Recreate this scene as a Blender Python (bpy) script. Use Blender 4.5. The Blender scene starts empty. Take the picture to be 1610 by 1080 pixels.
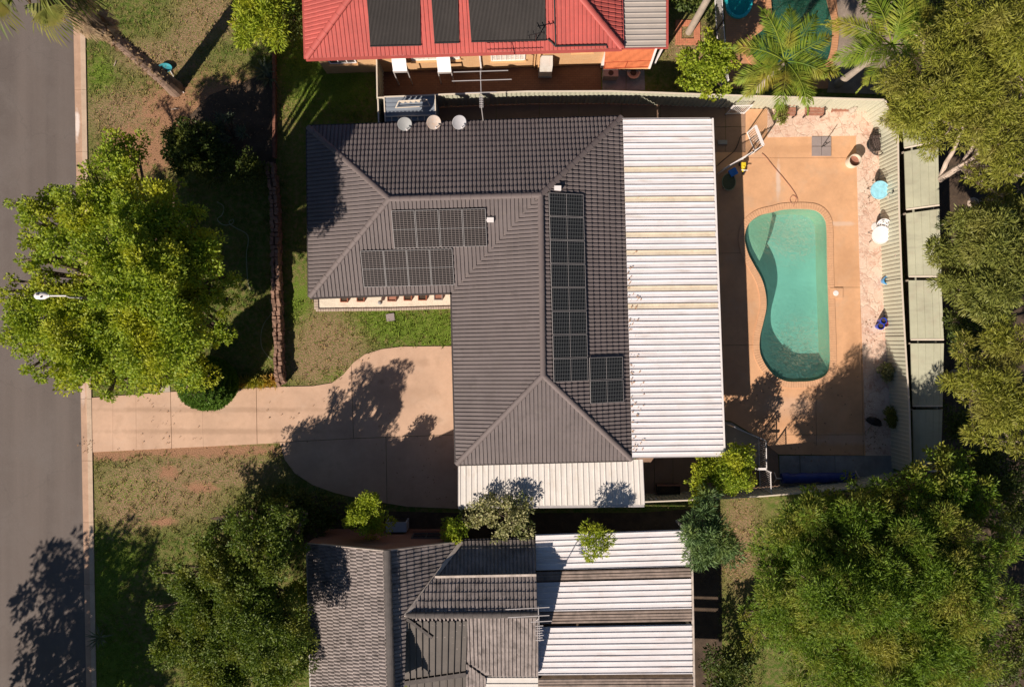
import bpy, bmesh, math, random
import numpy as np
from mathutils import Vector, Matrix
from mathutils.geometry import tessellate_polygon

random.seed(7)
rng = np.random.default_rng(7)
SC = bpy.context.scene
COL = SC.collection
R = math.radians

# ------------------------------------------------------------------ camera, sky, sun, exposure
H = 38.0            # flying height of the camera above the ground, metres
S = 0.031           # metres on the ground per photo pixel
cam_d = bpy.data.cameras.new('camera')
cam = bpy.data.objects.new('camera', cam_d); COL.objects.link(cam)
cam.location = (0, 0, H)
cam_d.sensor_width = 36.0
cam_d.lens = 36.0 * H / (1610 * S)
cam_d.clip_end = 1000
SC.camera = cam

SUN_EL = R(36.5)
SUN_H = Vector((-0.57, -0.82))          # horizontal direction towards the sun
SUN_H.normalize()
to_sun = Vector((SUN_H.x * math.cos(SUN_EL), SUN_H.y * math.cos(SUN_EL), math.sin(SUN_EL)))
world = bpy.data.worlds.new('World'); SC.world = world; world.use_nodes = True
wn = world.node_tree.nodes; wl = world.node_tree.links
sky = wn.new('ShaderNodeTexSky'); sky.sky_type = 'NISHITA'; sky.sun_disc = False
sky.sun_elevation = SUN_EL; sky.sun_rotation = math.atan2(to_sun.x, to_sun.y) % (2 * math.pi)
sky.air_density = 0.6; sky.dust_density = 0.2; sky.ozone_density = 1.4; sky.altitude = 100
bg = wn['Background']; bg.inputs[1].default_value = 0.05
wl.new(sky.outputs[0], bg.inputs[0])
sun_d = bpy.data.lights.new('sun', 'SUN'); sun_d.energy = 5.0; sun_d.angle = R(0.55)
sun_d.color = (1.0, 0.875, 0.76)
sun = bpy.data.objects.new('sun', sun_d); COL.objects.link(sun)
sun.rotation_euler = to_sun.to_track_quat('Z', 'Y').to_euler()
sun.location = to_sun * 60
SC.view_settings.view_transform = 'Standard'
SC.view_settings.look = 'None'
SC.view_settings.exposure = 0.40
SC.view_settings.gamma = 1.0
SC.cycles.max_bounces = 6
SC.cycles.diffuse_bounces = 2
SC.cycles.transparent_max_bounces = 8

# ------------------------------------------------------------------ helpers: points, objects
def P(px, py, z=0.0):
    """world point at height z that the photo shows at pixel (px, py)"""
    k = S * (H - z) / H
    return Vector(((px - 805) * k, (540 - py) * k, z))
def M_(px, z=0.0):
    return px * S * (H - z) / H
def on_plane(px, py, p0, n):
    d = Vector(((px - 805) * S, (540 - py) * S, -H))
    o = Vector((0, 0, H))
    t = (p0 - o).dot(n) / d.dot(n)
    return o + d * t

WL = {}
def tag(o, label=None, cat=None, group=None, kind=None):
    if label: o['label'] = label
    if cat: o['category'] = cat
    if group: o['group'] = group
    if kind: o['kind'] = kind
    return o
def thing(name, label, cat, loc, group=None):
    o = bpy.data.objects.new(name, None); COL.objects.link(o)
    o.empty_display_size = 0.2
    o.location = loc; WL[o] = Vector(loc)
    return tag(o, label, cat, group)
def link(name, me, parent=None, local=False):
    o = bpy.data.objects.new(name, me); COL.objects.link(o)
    if parent is not None:
        o.parent = parent
        WL[o] = WL[parent].copy()
    else:
        WL[o] = Vector((0, 0, 0))
    return o

class MB:
    def __init__(s): s.v = []; s.f = []
    def add(s, vs, fs):
        b = len(s.v); s.v += [tuple(v) for v in vs]; s.f += [tuple(i + b for i in f) for f in fs]
        return s
    def hexa(s, b, t):
        return s.add(list(b) + list(t), [(3, 2, 1, 0), (4, 5, 6, 7), (0, 1, 5, 4), (1, 2, 6, 5), (2, 3, 7, 6), (3, 0, 4, 7)])
    def box(s, c, d, rz=0.0):
        c = Vector(c); hx, hy, hz = d[0] / 2, d[1] / 2, d[2] / 2
        ca, sa = math.cos(rz), math.sin(rz)
        q = [Vector((x * ca - y * sa, x * sa + y * ca, 0)) for x, y in ((-hx, -hy), (hx, -hy), (hx, hy), (-hx, hy))]
        return s.hexa([c + p - Vector((0, 0, hz)) for p in q], [c + p + Vector((0, 0, hz)) for p in q])
    def bar(s, a, b, w, h, up=Vector((0, 0, 1))):
        a = Vector(a); b = Vector(b); d = (b - a).normalized()
        if abs(d.dot(up)) > 0.98: up = Vector((0, 1, 0))
        x = d.cross(up).normalized() * w / 2; y = x.cross(d).normalized() * h / 2
        return s.hexa([a - x - y, a + x - y, a + x + y, a - x + y], [b - x - y, b + x - y, b + x + y, b - x + y])
    def tube(s, pts, r, n=8, cap=True):
        pts = [Vector(p) for p in pts]; m = len(pts)
        rs = r if isinstance(r, (list, tuple)) else [r] * m
        b = len(s.v); up = Vector((0.13, 0.31, 0.94)).normalized()
        for i, p in enumerate(pts):
            d = (pts[min(i + 1, m - 1)] - pts[max(i - 1, 0)])
            d = d.normalized() if d.length > 1e-9 else Vector((0, 0, 1))
            u = up if abs(d.dot(up)) < 0.95 else Vector((1, 0, 0))
            x = d.cross(u).normalized(); y = d.cross(x).normalized()
            for k in range(n):
                a = 2 * math.pi * k / n
                s.v.append(tuple(p + (x * math.cos(a) + y * math.sin(a)) * rs[i]))
        for i in range(m - 1):
            for k in range(n):
                k2 = (k + 1) % n
                s.f.append((b + i * n + k, b + i * n + k2, b + (i + 1) * n + k2, b + (i + 1) * n + k))
        if cap:
            s.f.append(tuple(b + k for k in range(n))); s.f.append(tuple(b + (m - 1) * n + k for k in range(n - 1, -1, -1)))
        return s
    def lathe(s, c, prof, n=24, mat=None):
        b = len(s.v); c = Vector(c)
        for r, z in prof:
            for k in range(n):
                a = 2 * math.pi * k / n
                v = Vector((r * math.cos(a), r * math.sin(a), z))
                if mat is not None: v = mat @ v
                s.v.append(tuple(c + v))
        for i in range(len(prof) - 1):
            for k in range(n):
                k2 = (k + 1) % n
                s.f.append((b + i * n + k, b + i * n + k2, b + (i + 1) * n + k2, b + (i + 1) * n + k))
        return s
    def prism(s, poly, z0, z1):
        n = len(poly); b = len(s.v)
        poly = [Vector((p[0], p[1], 0)) for p in poly]
        ar = sum(poly[i].x * poly[(i + 1) % n].y - poly[(i + 1) % n].x * poly[i].y for i in range(n))
        if ar < 0: poly.reverse()
        s.v += [(p.x, p.y, z0) for p in poly] + [(p.x, p.y, z1) for p in poly]
        for t in tessellate_polygon([poly]):
            a, c, d = t
            if (poly[c] - poly[a]).cross(poly[d] - poly[a]).z < 0: c, d = d, c
            s.f.append((b + n + a, b + n + c, b + n + d)); s.f.append((b + d, b + c, b + a))
        for i in range(n):
            j = (i + 1) % n
            s.f.append((b + i, b + j, b + n + j, b + n + i))
        return s
    def build(s, name, mat, parent=None, smooth=False, local=False):
        me = bpy.data.meshes.new(name)
        vs = s.v
        off = Vector((0, 0, 0))
        if parent is not None and not local:
            off = WL[parent]
        elif parent is None and not local and vs:
            a = np.array(vs); off = Vector(((a[:, 0].min() + a[:, 0].max()) / 2, (a[:, 1].min() + a[:, 1].max()) / 2, a[:, 2].min()))
        me.from_pydata([(v[0] - off.x, v[1] - off.y, v[2] - off.z) for v in vs], [], s.f)
        me.materials.append(mat)
        if smooth: me.polygons.foreach_set('use_smooth', [True] * len(me.polygons))
        me.update()
        o = link(name, me, parent)
        if parent is None: o.location = off; WL[o] = off.copy()
        return o

def bm_build(bm, name, mat, parent=None):
    me = bpy.data.meshes.new(name)
    off = WL[parent] if parent is not None else Vector((0, 0, 0))
    if off.length > 0: bmesh.ops.translate(bm, verts=bm.verts, vec=-off)
    bm.to_mesh(me); bm.free(); me.materials.append(mat)
    return link(name, me, parent)

def sheet_bm(poly, z, holes=()):
    loops = [[Vector((p[0], p[1], 0)) for p in poly]] + [[Vector((p[0], p[1], 0)) for p in h] for h in holes]
    flat = [v for l in loops for v in l]
    bm = bmesh.new(); bv = [bm.verts.new((v.x, v.y, z)) for v in flat]
    for t in tessellate_polygon(loops):
        a, b, c = t
        if (flat[b] - flat[a]).cross(flat[c] - flat[a]).z < 0: b, c = c, b
        try: bm.faces.new((bv[a], bv[b], bv[c]))
        except ValueError: pass
    return bm
def cut_gap(bm, a, b, w):
    """cut a joint of width w from a to b out of a flat sheet"""
    a = Vector((a[0], a[1], 0)); b = Vector((b[0], b[1], 0)); d = (b - a).normalized(); n = Vector((-d.y, d.x, 0)); L = (b - a).length
    for sgn in (-1, 1):
        bmesh.ops.bisect_plane(bm, geom=bm.verts[:] + bm.edges[:] + bm.faces[:], plane_co=a + n * sgn * w / 2, plane_no=n)
    for e in (a, b):
        bmesh.ops.bisect_plane(bm, geom=bm.verts[:] + bm.edges[:] + bm.faces[:], plane_co=e, plane_no=d)
    kill = []
    for f in bm.faces:
        c = f.calc_center_median(); r = Vector((c.x, c.y, 0)) - a
        if abs(r.dot(n)) < w / 2 * 1.001 and -1e-4 < r.dot(d) < L + 1e-4: kill.append(f)
    bmesh.ops.delete(bm, geom=kill, context='FACES')
def slab(bm, t):
    """give a flat sheet at its height a thickness downwards"""
    r = bmesh.ops.extrude_face_region(bm, geom=bm.faces[:])
    vs = [g for g in r['geom'] if isinstance(g, bmesh.types.BMVert)]
    bmesh.ops.translate(bm, verts=vs, vec=(0, 0, -t))
    bmesh.ops.recalc_face_normals(bm, faces=bm.faces[:])
    return bm
def smooth_loop(pts, step, closed=True):
    """Catmull-Rom through pts, resampled at even spacing"""
    pts = [Vector((p[0], p[1], p[2] if len(p) > 2 else 0)) for p in pts]; n = len(pts); out = []
    rngi = range(n) if closed else range(n - 1)
    for i in rngi:
        if closed: p0, p1, p2, p3 = pts[(i - 1) % n], pts[i], pts[(i + 1) % n], pts[(i + 2) % n]
        else: p0, p1, p2, p3 = pts[max(i - 1, 0)], pts[i], pts[i + 1], pts[min(i + 2, n - 1)]
        for k in range(12):
            t = k / 12
            out.append(0.5 * ((2 * p1) + (p2 - p0) * t + (2 * p0 - 5 * p1 + 4 * p2 - p3) * t * t + (3 * p1 - p0 - 3 * p2 + p3) * t ** 3))
    if not closed: out.append(pts[-1])
    ring = out + ([out[0]] if closed else [])
    L = [0]
    for i in range(len(ring) - 1): L.append(L[-1] + (ring[i + 1] - ring[i]).length)
    m = max(3, int(round(L[-1] / step))); res = []; j = 0
    for k in range(m if closed else m + 1):
        t = min(L[-1] * k / m, L[-1] - 1e-9)
        while L[j + 1] < t: j += 1
        u = (t - L[j]) / max(L[j + 1] - L[j], 1e-9)
        res.append(ring[j].lerp(ring[j + 1], u))
    return res
def offset_loop(pts, d):
    n = len(pts); out = []
    ar = sum(pts[i].x * pts[(i + 1) % n].y - pts[(i + 1) % n].x * pts[i].y for i in range(n))
    sg = 1 if ar > 0 else -1
    for i in range(n):
        t = (pts[(i + 1) % n] - pts[i - 1]).normalized()
        out.append(pts[i] + Vector((t.y, -t.x, 0)) * d * sg)
    return out
def pix(pts, z=0.0): return [P(x, y, z) for x, y in pts]

# ------------------------------------------------------------------ helpers: materials
class NT:
    def __init__(s, name):
        s.m = bpy.data.materials.new(name); s.m.use_nodes = True
        s.t = s.m.node_tree; s.N = s.t.nodes; s.bsdf = s.N['Principled BSDF']; s.out = s.N['Material Output']
    def n(s, typ, ins=None, **kw):
        nd = s.N.new('ShaderNode' + typ)
        for k, v in kw.items(): setattr(nd, k, v)
        for k, v in (ins or {}).items(): s.set(nd.inputs[k], v)
        return nd
    def set(s, sock, v):
        if isinstance(v, bpy.types.NodeSocket): s.t.links.new(v, sock)
        elif isinstance(v, bpy.types.Node): s.t.links.new(v.outputs[0], sock)
        else:
            if sock.type == 'RGBA' and len(v) == 3: v = (*v, 1)
            sock.default_value = v
    def pos(s): return s.n('NewGeometry').outputs['Position']
    def noise(s, scale, detail=4, rough=0.55, vec=None, dist=0.0):
        nd = s.n('TexNoise', {'Scale': scale, 'Detail': detail, 'Roughness': rough, 'Distortion': dist})
        s.set(nd.inputs['Vector'], vec if vec is not None else s.pos()); return nd.outputs[0]
    def ramp(s, f, a, b, lo=(0, 0, 0), hi=(1, 1, 1)):
        nd = s.n('ValToRGB'); e = nd.color_ramp.elements
        e[0].position = a; e[1].position = b; e[0].color = (*lo, 1); e[1].color = (*hi, 1)
        s.set(nd.inputs[0], f); return nd.outputs[0]
    def mix(s, f, a, b, blend='MIX'):
        nd = s.n('Mix', data_type='RGBA', blend_type=blend)
        s.set(nd.inputs[0], f); s.set(nd.inputs[6], a); s.set(nd.inputs[7], b); return nd.outputs[2]
    def math(s, op, a, b=0.0, clamp=False):
        nd = s.n('Math', operation=op, use_clamp=clamp); s.set(nd.inputs[0], a); s.set(nd.inputs[1], b); return nd.outputs[0]
    def bump(s, h, strength, dist=0.02):
        nd = s.n('Bump', {'Strength': strength, 'Distance': dist}); s.set(nd.inputs['Height'], h); return nd.outputs[0]

def mul(c, k): return tuple(min(1, x * k) for x in c)
def MAT(name, col, var=0.18, scale=1.2, rough=0.75, bump=0.25, bscale=40, metal=0.0, spec=0.4, dirt=0.0, dirtcol=(.1, .07, .05), speck=0.0):
    t = NT(name)
    n1 = t.noise(scale, 5, 0.6); n2 = t.noise(scale * 9, 4, 0.6)
    c = t.mix(t.ramp(n1, .3, .72), mul(col, 1 - var), mul(col, 1 + var))
    c = t.mix(t.ramp(n2, .35, .7), c, t.mix(1.0, c, (1 + var * .5,) * 3, 'MULTIPLY'))
    if dirt > 0:
        n3 = t.noise(scale * 2.3, 8, 0.7, dist=.4)
        c = t.mix(t.math('MULTIPLY', t.ramp(n3, .52, .7), dirt), c, dirtcol)
    if speck > 0:
        n4 = t.noise(55, 2, 0.5)
        c = t.mix(t.math('MULTIPLY', t.ramp(n4, .55, .75), speck), c, mul(col, .45))
    t.set(t.bsdf.inputs['Base Color'], c)
    t.bsdf.inputs['Roughness'].default_value = rough; t.bsdf.inputs['Metallic'].default_value = metal
    t.bsdf.inputs['Specular IOR Level'].default_value = spec
    if bump > 0: t.set(t.bsdf.inputs['Normal'], t.bump(t.noise(bscale, 4), bump))
    return t.m
def LEAF(name, a, b, c=None, trans=0.3, rough=0.55, clump=0.7, brown=0.0):
    """leaf colours a..b vary leaf by leaf, with whole clumps leaning to c"""
    t = NT(name)
    rp = t.n('NewGeometry').outputs['Random Per Island']
    col = t.mix(rp, a, b)
    if c is not None:
        col = t.mix(t.ramp(t.noise(clump, 3), .48, .66), col, c)
    col = t.mix(1.0, col, t.mix(t.noise(3.5, 3), (.62, .66, .6), (1.36, 1.32, 1.2)), 'MULTIPLY')
    if brown: col = t.mix(t.math('MULTIPLY', t.ramp(t.noise(2.1, 4, .6), .60, .70), brown), col, (.24, .15, .06))
    t.set(t.bsdf.inputs['Base Color'], col); t.bsdf.inputs['Roughness'].default_value = rough
    t.bsdf.inputs['Specular IOR Level'].default_value = 0.3
    tr = t.n('BsdfTranslucent'); t.set(tr.inputs[0], t.mix(1.0, col, (1.3, 1.25, .6), 'MULTIPLY'))
    mx = t.n('MixShader', {0: trans}); t.set(mx.inputs[1], t.bsdf.outputs[0]); t.set(mx.inputs[2], tr.outputs[0])
    t.t.links.new(mx.outputs[0], t.out.inputs[0])
    return t.m

# patches of bare soil, dry straw and lush green in the lawns: (px, py, rx, ry, kind)
PATCH = [(600, 505, 70, 22, 'lush'), (690, 520, 40, 40, 'lush'), (470, 480, 20, 40, 'lush'), (180, 850, 60, 30, 'lush'), (160, 930, 40, 60, 'lush'), (250, 90, 70, 30, 'dry'), (300, 60, 40, 22, 'dry'), (215, 225, 40, 30, 'soil'), (265, 742, 16, 12, 'soil'), (315, 766, 26, 9, 'soil'), (258, 820, 22, 8, 'soil'), (205, 770, 50, 22, 'lush'), (170, 715, 60, 10, 'soil'), (272, 175, 55, 60, 'soil'), (190, 178, 60, 42, 'dry'), (300, 708, 190, 12, 'soil'), (330, 740, 120, 30, 'dry'),
         (515, 545, 62, 58, 'dry'), (490, 575, 40, 30, 'dry'), (160, 120, 22, 40, 'lush'), (185, 880, 45, 40, 'lush'), (640, 515, 110, 26, 'lush'),
         (545, 590, 50, 14, 'lush'), (360, 170, 90, 60, 'soil'), (330, 25, 60, 40, 'dry'), (200, 790, 55, 60, 'dry'), (175, 1050, 60, 70, 'lush'), (515, 540, 58, 55, 'dry'),
         (225, 240, 70, 40, 'soil'), (1165, 850, 35, 90, 'dry'), (250, 770, 110, 55, 'dry'), (1085, 70, 50, 40, 'dry'), (480, 120, 50, 80, 'lush'), (530, 130, 60, 60, 'lush')]
def lawn_colour(t):
    pos = t.pos()
    nA = t.noise(0.9, 6, .65, pos); nB = t.noise(5.0, 5, .6, pos); nC = t.noise(26, 3, .6, pos)
    base = t.mix(t.ramp(nA, .35, .65), (.075, .145, .018), (.165, .205, .045))
    base = t.mix(t.ramp(nB, .4, .68), base, (.26, .21, .09))
    msk = {}
    for px, py, rx, ry, kind in PATCH:
        c = P(px, py)
        mp = t.n('Mapping', vector_type='POINT')
        mp.inputs['Location'].default_value = (-c.x / (rx * S), -c.y / (ry * S), 0)
        mp.inputs['Scale'].default_value = (1 / (rx * S), 1 / (ry * S), 0)
        t.set(mp.inputs[0], pos)
        ln = t.n('VectorMath', operation='LENGTH'); t.set(ln.inputs[0], mp.outputs[0])
        d = t.math('ADD', ln.outputs['Value'], t.math('MULTIPLY', t.math('SUBTRACT', nB, .5), 2.6))
        mr = t.n('MapRange', {1: 1.25, 2: .55, 3: 0.0, 4: 1.0}); t.set(mr.inputs[0], d)
        msk[kind] = t.math('MAXIMUM', msk[kind], mr.outputs[0]) if kind in msk else mr.outputs[0]
    col = t.mix(t.math('MULTIPLY', msk['lush'], .8), base, t.mix(t.ramp(nC, .35, .65), (.095, .19, .014), (.22, .30, .045)))
    nD = t.noise(11, 4, .65, pos)
    col = t.mix(t.math('MULTIPLY', t.math('MULTIPLY', msk['dry'], t.ramp(nD, .38, .56)), .92), col, t.mix(t.ramp(nC, .35, .65), (.27, .165, .10), (.50, .32, .21)))
    soil = t.mix(t.ramp(nC, .3, .7), (.34, .17, .10), (.50, .28, .17))
    return t, col, soil, msk['soil'], nC
tG = NT('lawn soil'); _, c_, so_, ms_, nC_ = lawn_colour(tG)
tG.set(tG.bsdf.inputs['Base Color'], tG.mix(tG.math('MULTIPLY', ms_, .9), c_, so_))
tG.bsdf.inputs['Roughness'].default_value = .95; tG.bsdf.inputs['Specular IOR Level'].default_value = .1
tG.set(tG.bsdf.inputs['Normal'], tG.bump(tG.noise(16, 6, .75), 1.0, .09))
m_lawn = tG.m
tB = NT('grass blades'); _, c_, so_, ms_, nC_ = lawn_colour(tB)
rp_ = tB.n('NewGeometry').outputs['Random Per Island']
tB.set(tB.bsdf.inputs['Base Color'], tB.mix(1.0, c_, tB.mix(rp_, (.7, .75, .6), (1.35, 1.3, 1.1)), 'MULTIPLY'))
tB.bsdf.inputs['Roughness'].default_value = .7; tB.bsdf.inputs['Specular IOR Level'].default_value = .15
m_blade = tB.m

def asphalt():
    t = NT('asphalt'); pos = t.pos()
    mp = t.n('Mapping'); mp.inputs['Scale'].default_value = (1.4, .05, 1); mp.inputs['Rotation'].default_value = (0, 0, R(-1.1)); t.set(mp.inputs[0], pos)
    c = t.mix(t.ramp(t.noise(1.0, 4, .5, mp.outputs[0]), .35, .65), (.124, .101, .088), (.158, .129, .112))
    c = t.mix(t.ramp(t.noise(.5, 6, .65), .45, .7), c, (.16, .135, .12))
    c = t.mix(t.math('MULTIPLY', t.ramp(t.noise(60, 2), .5, .72), .5), c, (.07, .062, .058))
    c = t.mix(t.math('MULTIPLY', t.ramp(t.noise(38, 2), .62, .74), .5), c, (.26, .23, .21))
    v = t.n('TexVoronoi', {'Scale': .22}, feature='DISTANCE_TO_EDGE'); dv = t.n('VectorMath', operation='ADD'); t.set(dv.inputs[0], pos)
    nz = t.n('TexNoise', {'Scale': 1.2, 'Detail': 6}); t.set(nz.inputs['Vector'], pos); sc = t.n('VectorMath', operation='SCALE'); t.set(sc.inputs[0], nz.outputs['Color']); sc.inputs['Scale'].default_value = 1.2
    t.set(dv.inputs[1], sc.outputs[0]); t.set(v.inputs['Vector'], dv.outputs[0])
    c = t.mix(t.math('MULTIPLY', t.ramp(v.outputs[0], 0, .008, (1, 1, 1), (0, 0, 0)), .22), c, (.07, .06, .055))
    t.set(t.bsdf.inputs['Base Color'], c); t.bsdf.inputs['Roughness'].default_value = .9
    t.set(t.bsdf.inputs['Normal'], t.bump(t.noise(90, 3), .5)); return t.m
m_asph = asphalt()
m_gutter = MAT('gutter concrete', (.46, .30, .205), .15, 1.5, .85, .3, 50, dirt=.35, dirtcol=(.26, .17, .12))
m_kerb = MAT('kerb concrete', (.52, .39, .28), .14, 1.5, .85, .3, 50, dirt=.35, dirtcol=(.3, .2, .14))
m_drive = MAT('driveway concrete', (.55, .365, .25), .12, .6, .8, .25, 70, dirt=.42, dirtcol=(.40, .255, .165), speck=.25)
m_deck = MAT('pool deck concrete', (.64, .365, .20), .12, .7, .8, .25, 60, dirt=.38, dirtcol=(.50, .27, .14), speck=.2)
def wear(m, spots, col, along=None):
    t = NT.__new__(NT); t.m = m; t.t = m.node_tree; t.N = t.t.nodes; t.bsdf = t.N['Principled BSDF']
    src = t.bsdf.inputs['Base Color'].links[0].from_socket; pos = t.pos(); nz = t.noise(2.5, 6, .7, pos); k = None
    for px, py, rx, ry, f in spots:
        c = P(px, py); mp = t.n('Mapping'); mp.inputs['Location'].default_value = (-c.x / (rx * S), -c.y / (ry * S), 0); mp.inputs['Scale'].default_value = (1 / (rx * S), 1 / (ry * S), 0); t.set(mp.inputs[0], pos)
        ln = t.n('VectorMath', operation='LENGTH'); t.set(ln.inputs[0], mp.outputs[0])
        mr = t.n('MapRange', {1: 1.15, 2: .5, 3: 0.0, 4: f}); t.set(mr.inputs[0], t.math('ADD', ln.outputs['Value'], t.math('MULTIPLY', t.math('SUBTRACT', nz, .5), 1.6)))
        k = mr.outputs[0] if k is None else t.math('MAXIMUM', k, mr.outputs[0])
    t.set(t.bsdf.inputs['Base Color'], t.mix(k, src, col))
wear(m_deck, [(1223, 285, 4, 34, .7), (1320, 352, 26, 4, .5), (1330, 690, 60, 10, .4), (1240, 640, 50, 20, .25)], (.68, .55, .46))
wear(m_deck, [(1180, 500, 14, 60, .4), (1330, 420, 20, 50, .25), (1260, 235, 60, 8, .3), (1340, 560, 14, 60, .3), (1230, 660, 40, 20, .3)], (.42, .22, .11))
wear(m_gutter, [(122, 195, 4, 26, .85), (131, 620, 4, 20, .3)], (.80, .72, .66))
wear(m_drive, [(330, 644, 200, 5, .5), (330, 678, 200, 5, .45), (640, 620, 60, 14, .3), (650, 570, 30, 8, .35), (560, 640, 8, 6, .6), (690, 660, 7, 5, .7), (600, 600, 6, 5, .6)], (.33, .21, .135))
def streaks(m, col, f, sx, sy, lo=.5, hi=.68):
    t = NT.__new__(NT); t.m = m; t.t = m.node_tree; t.N = t.t.nodes; t.bsdf = t.N['Principled BSDF']
    src = t.bsdf.inputs['Base Color'].links[0].from_socket
    mp = t.n('Mapping'); mp.inputs['Scale'].default_value = (sx, sy, 1); t.set(mp.inputs[0], t.pos())
    k = t.math('MULTIPLY', t.ramp(t.noise(1.0, 5, .65, mp.outputs[0]), lo, hi), t.ramp(t.noise(.8, 3), .35, .65))
    t.set(t.bsdf.inputs['Base Color'], t.mix(t.math('MULTIPLY', k, f), src, col))
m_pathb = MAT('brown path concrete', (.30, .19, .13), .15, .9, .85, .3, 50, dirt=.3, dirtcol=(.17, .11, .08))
m_pathg = MAT('pale path concrete', (.45, .38, .30), .12, .9, .85, .3, 50, dirt=.3, dirtcol=(.25, .2, .15))
m_slab = MAT('grey concrete slab', (.27, .27, .27), .25, 1.1, .85, .3, 50, dirt=.5, dirtcol=(.4, .38, .36))
m_mulch = MAT('leaf litter soil', (.075, .052, .035), .35, 1.6, .95, .9, 22, dirt=.6, dirtcol=(.16, .105, .06), speck=.6)
m_gravel = MAT('garden gravel', (.28, .225, .18), .25, 2.0, .95, 1.0, 28, speck=.7)
m_pebble = MAT('white pebbles', (.74, .66, .53), .12, 3.0, .9, .9, 30, speck=.5)
m_white = MAT('white painted metal', (.78, .74, .72), .05, 1.5, .45, .05, 30)
m_roofw = MAT('white steel roofing', (.74, .715, .725), .07, .8, .5, .08, 30, dirt=.25, dirtcol=(.56, .48, .42))
m_roofc = MAT('cream steel roofing', (.65, .615, .57), .07, .8, .5, .08, 30, dirt=.3, dirtcol=(.48, .40, .31))
m_roofn = MAT('grey steel roofing', (.43, .385, .345), .07, .8, .5, .08, 30, dirt=.25, dirtcol=(.35, .3, .26))
m_sky = MAT('yellowed skylight sheet', (.68, .59, .46), .12, 2.0, .45, .05, 30, dirt=.45, dirtcol=(.45, .32, .17))
m_brst = MAT('brown weathered skylight', (.23, .18, .15), .35, 3.0, .6, .1, 30, dirt=.5, dirtcol=(.22, .16, .11))
m_tile = MAT('charcoal roof tile', (.155, .130, .126), .10, .9, .65, .3, 60, dirt=.12, dirtcol=(.15, .12, .1))
m_cap = MAT('charcoal ridge tile', (.155, .126, .12), .10, 1.2, .65, .3, 50)
m_tile2 = MAT('weathered grey roof tile', (.25, .215, .20), .25, 2.2, .8, .5, 40, dirt=.6, dirtcol=(.05, .042, .038), speck=.4)
m_tile3 = MAT('grey metal roof sheet', (.082, .070, .060), .18, 1.2, .5, .15, 30, dirt=.4, dirtcol=(.10, .09, .08))
m_tiler = MAT('red roof tile', (.43, .09, .075), .12, .9, .6, .2, 50, dirt=.15, dirtcol=(.3, .07, .06))
m_black = MAT('black rubber solar matting', (.028, .024, .022), .2, .8, .55, .2, 30, dirt=.25, dirtcol=(.055, .045, .04))
m_dark = MAT('black metal', (.02, .019, .019), .2, 2, .5, .1, 30)
m_gut = MAT('charcoal gutter', (.06, .05, .048), .1, 2, .5, .1, 30)
m_alu = MAT('aluminium', (.50, .47, .46), .08, 3, .4, .05, 30, metal=.2)
m_bricky = MAT('cream brick wall', (.62, .36, .17), .12, 2, .9, .4, 25)
m_brickr = MAT('red brick', (.36, .13, .075), .2, 2.5, .9, .5, 25, dirt=.3, dirtcol=(.22, .09, .06))
m_brickp = MAT('pink brick edging', (.45, .36, .29), .2, 4, .9, .5, 25)
m_stone = MAT('stacked garden stone', (.25, .15, .105), .3, 3, .95, .8, 18, dirt=.4, dirtcol=(.18, .11, .08))
m_fence = MAT('pale green steel fence', (.47, .47, .36), .06, .8, .5, .06, 30, dirt=.15, dirtcol=(.38, .36, .27))
m_rail = MAT('cream fence rail', (.66, .58, .47), .06, 1.5, .5, .06, 30)
m_shed = MAT('pale green roof sheet', (.40, .40, .29), .14, .55, .55, .05, 30, dirt=.55, dirtcol=(.38, .34, .25))
m_blueroof = MAT('slate blue steel sheet', (.20, .23, .27), .1, 1, .5, .05, 30)
m_orange = MAT('orange canvas', (.58, .17, .07), .07, 2, .8, .1, 60)
m_bark = MAT('brown bark', (.16, .115, .085), .35, 3, .95, .9, 16)
m_gum = MAT('pale gum bark', (.46, .37, .30), .25, 2, .9, .5, 14, dirt=.4, dirtcol=(.26, .2, .15))
m_thatch = MAT('dead palm thatch', (.32, .22, .15), .35, 4, .95, .6, 22)
m_timber = MAT('grey timber pole', (.36, .30, .24), .2, 2, .9, .5, 22)
m_glass = MAT('dark window glass', (.03, .035, .04), .1, 1, .08, 0, 30, spec=.8)
m_blind = MAT('vertical blinds', (.6, .55, .48), .3, 9, .7, 0, 30)
m_paver = MAT('mauve grey paver', (.30, .25, .24), .08, 2, .8, .2, 50)
m_blue = MAT('blue plastic', (.02, .16, .55), .1, 3, .4, .02, 30)
m_blued = MAT('dark blue pool blanket', (.012, .035, .20), .2, 2, .5, .4, 20)
m_cyan = MAT('pale blue fabric', (.25, .55, .66), .22, 5, .7, .2, 30, dirt=.4, dirtcol=(.5, .68, .72))
m_yellow = MAT('yellow plastic', (.75, .56, .03), .1, 3, .45, .02, 30)
m_rust = MAT('rusty white dish paint', (.46, .40, .35), .12, 4, .6, .1, 30, dirt=.85, dirtcol=(.52, .27, .12))
m_dish = MAT('grey dish paint', (.30, .31, .31), .06, 3, .55, .05, 30)
m_woodr = MAT('red brown timber', (.33, .15, .10), .2, 4, .8, .3, 25)
m_tank = MAT('cream barrel plastic', (.66, .56, .44), .08, 3, .6, .05, 30)
m_wicker = MAT('black wicker', (.035, .026, .022), .3, 5, .7, .3, 40)
m_bed = MAT('faded brown cushion', (.12, .085, .075), .2, 4, .8, .3, 40)
m_olive = MAT('olive canvas', (.085, .10, .05), .15, 3, .8, .1, 40)
m_grn = MAT('faded green hose', (.30, .33, .20), .1, 4, .6, 0, 30)

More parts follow.
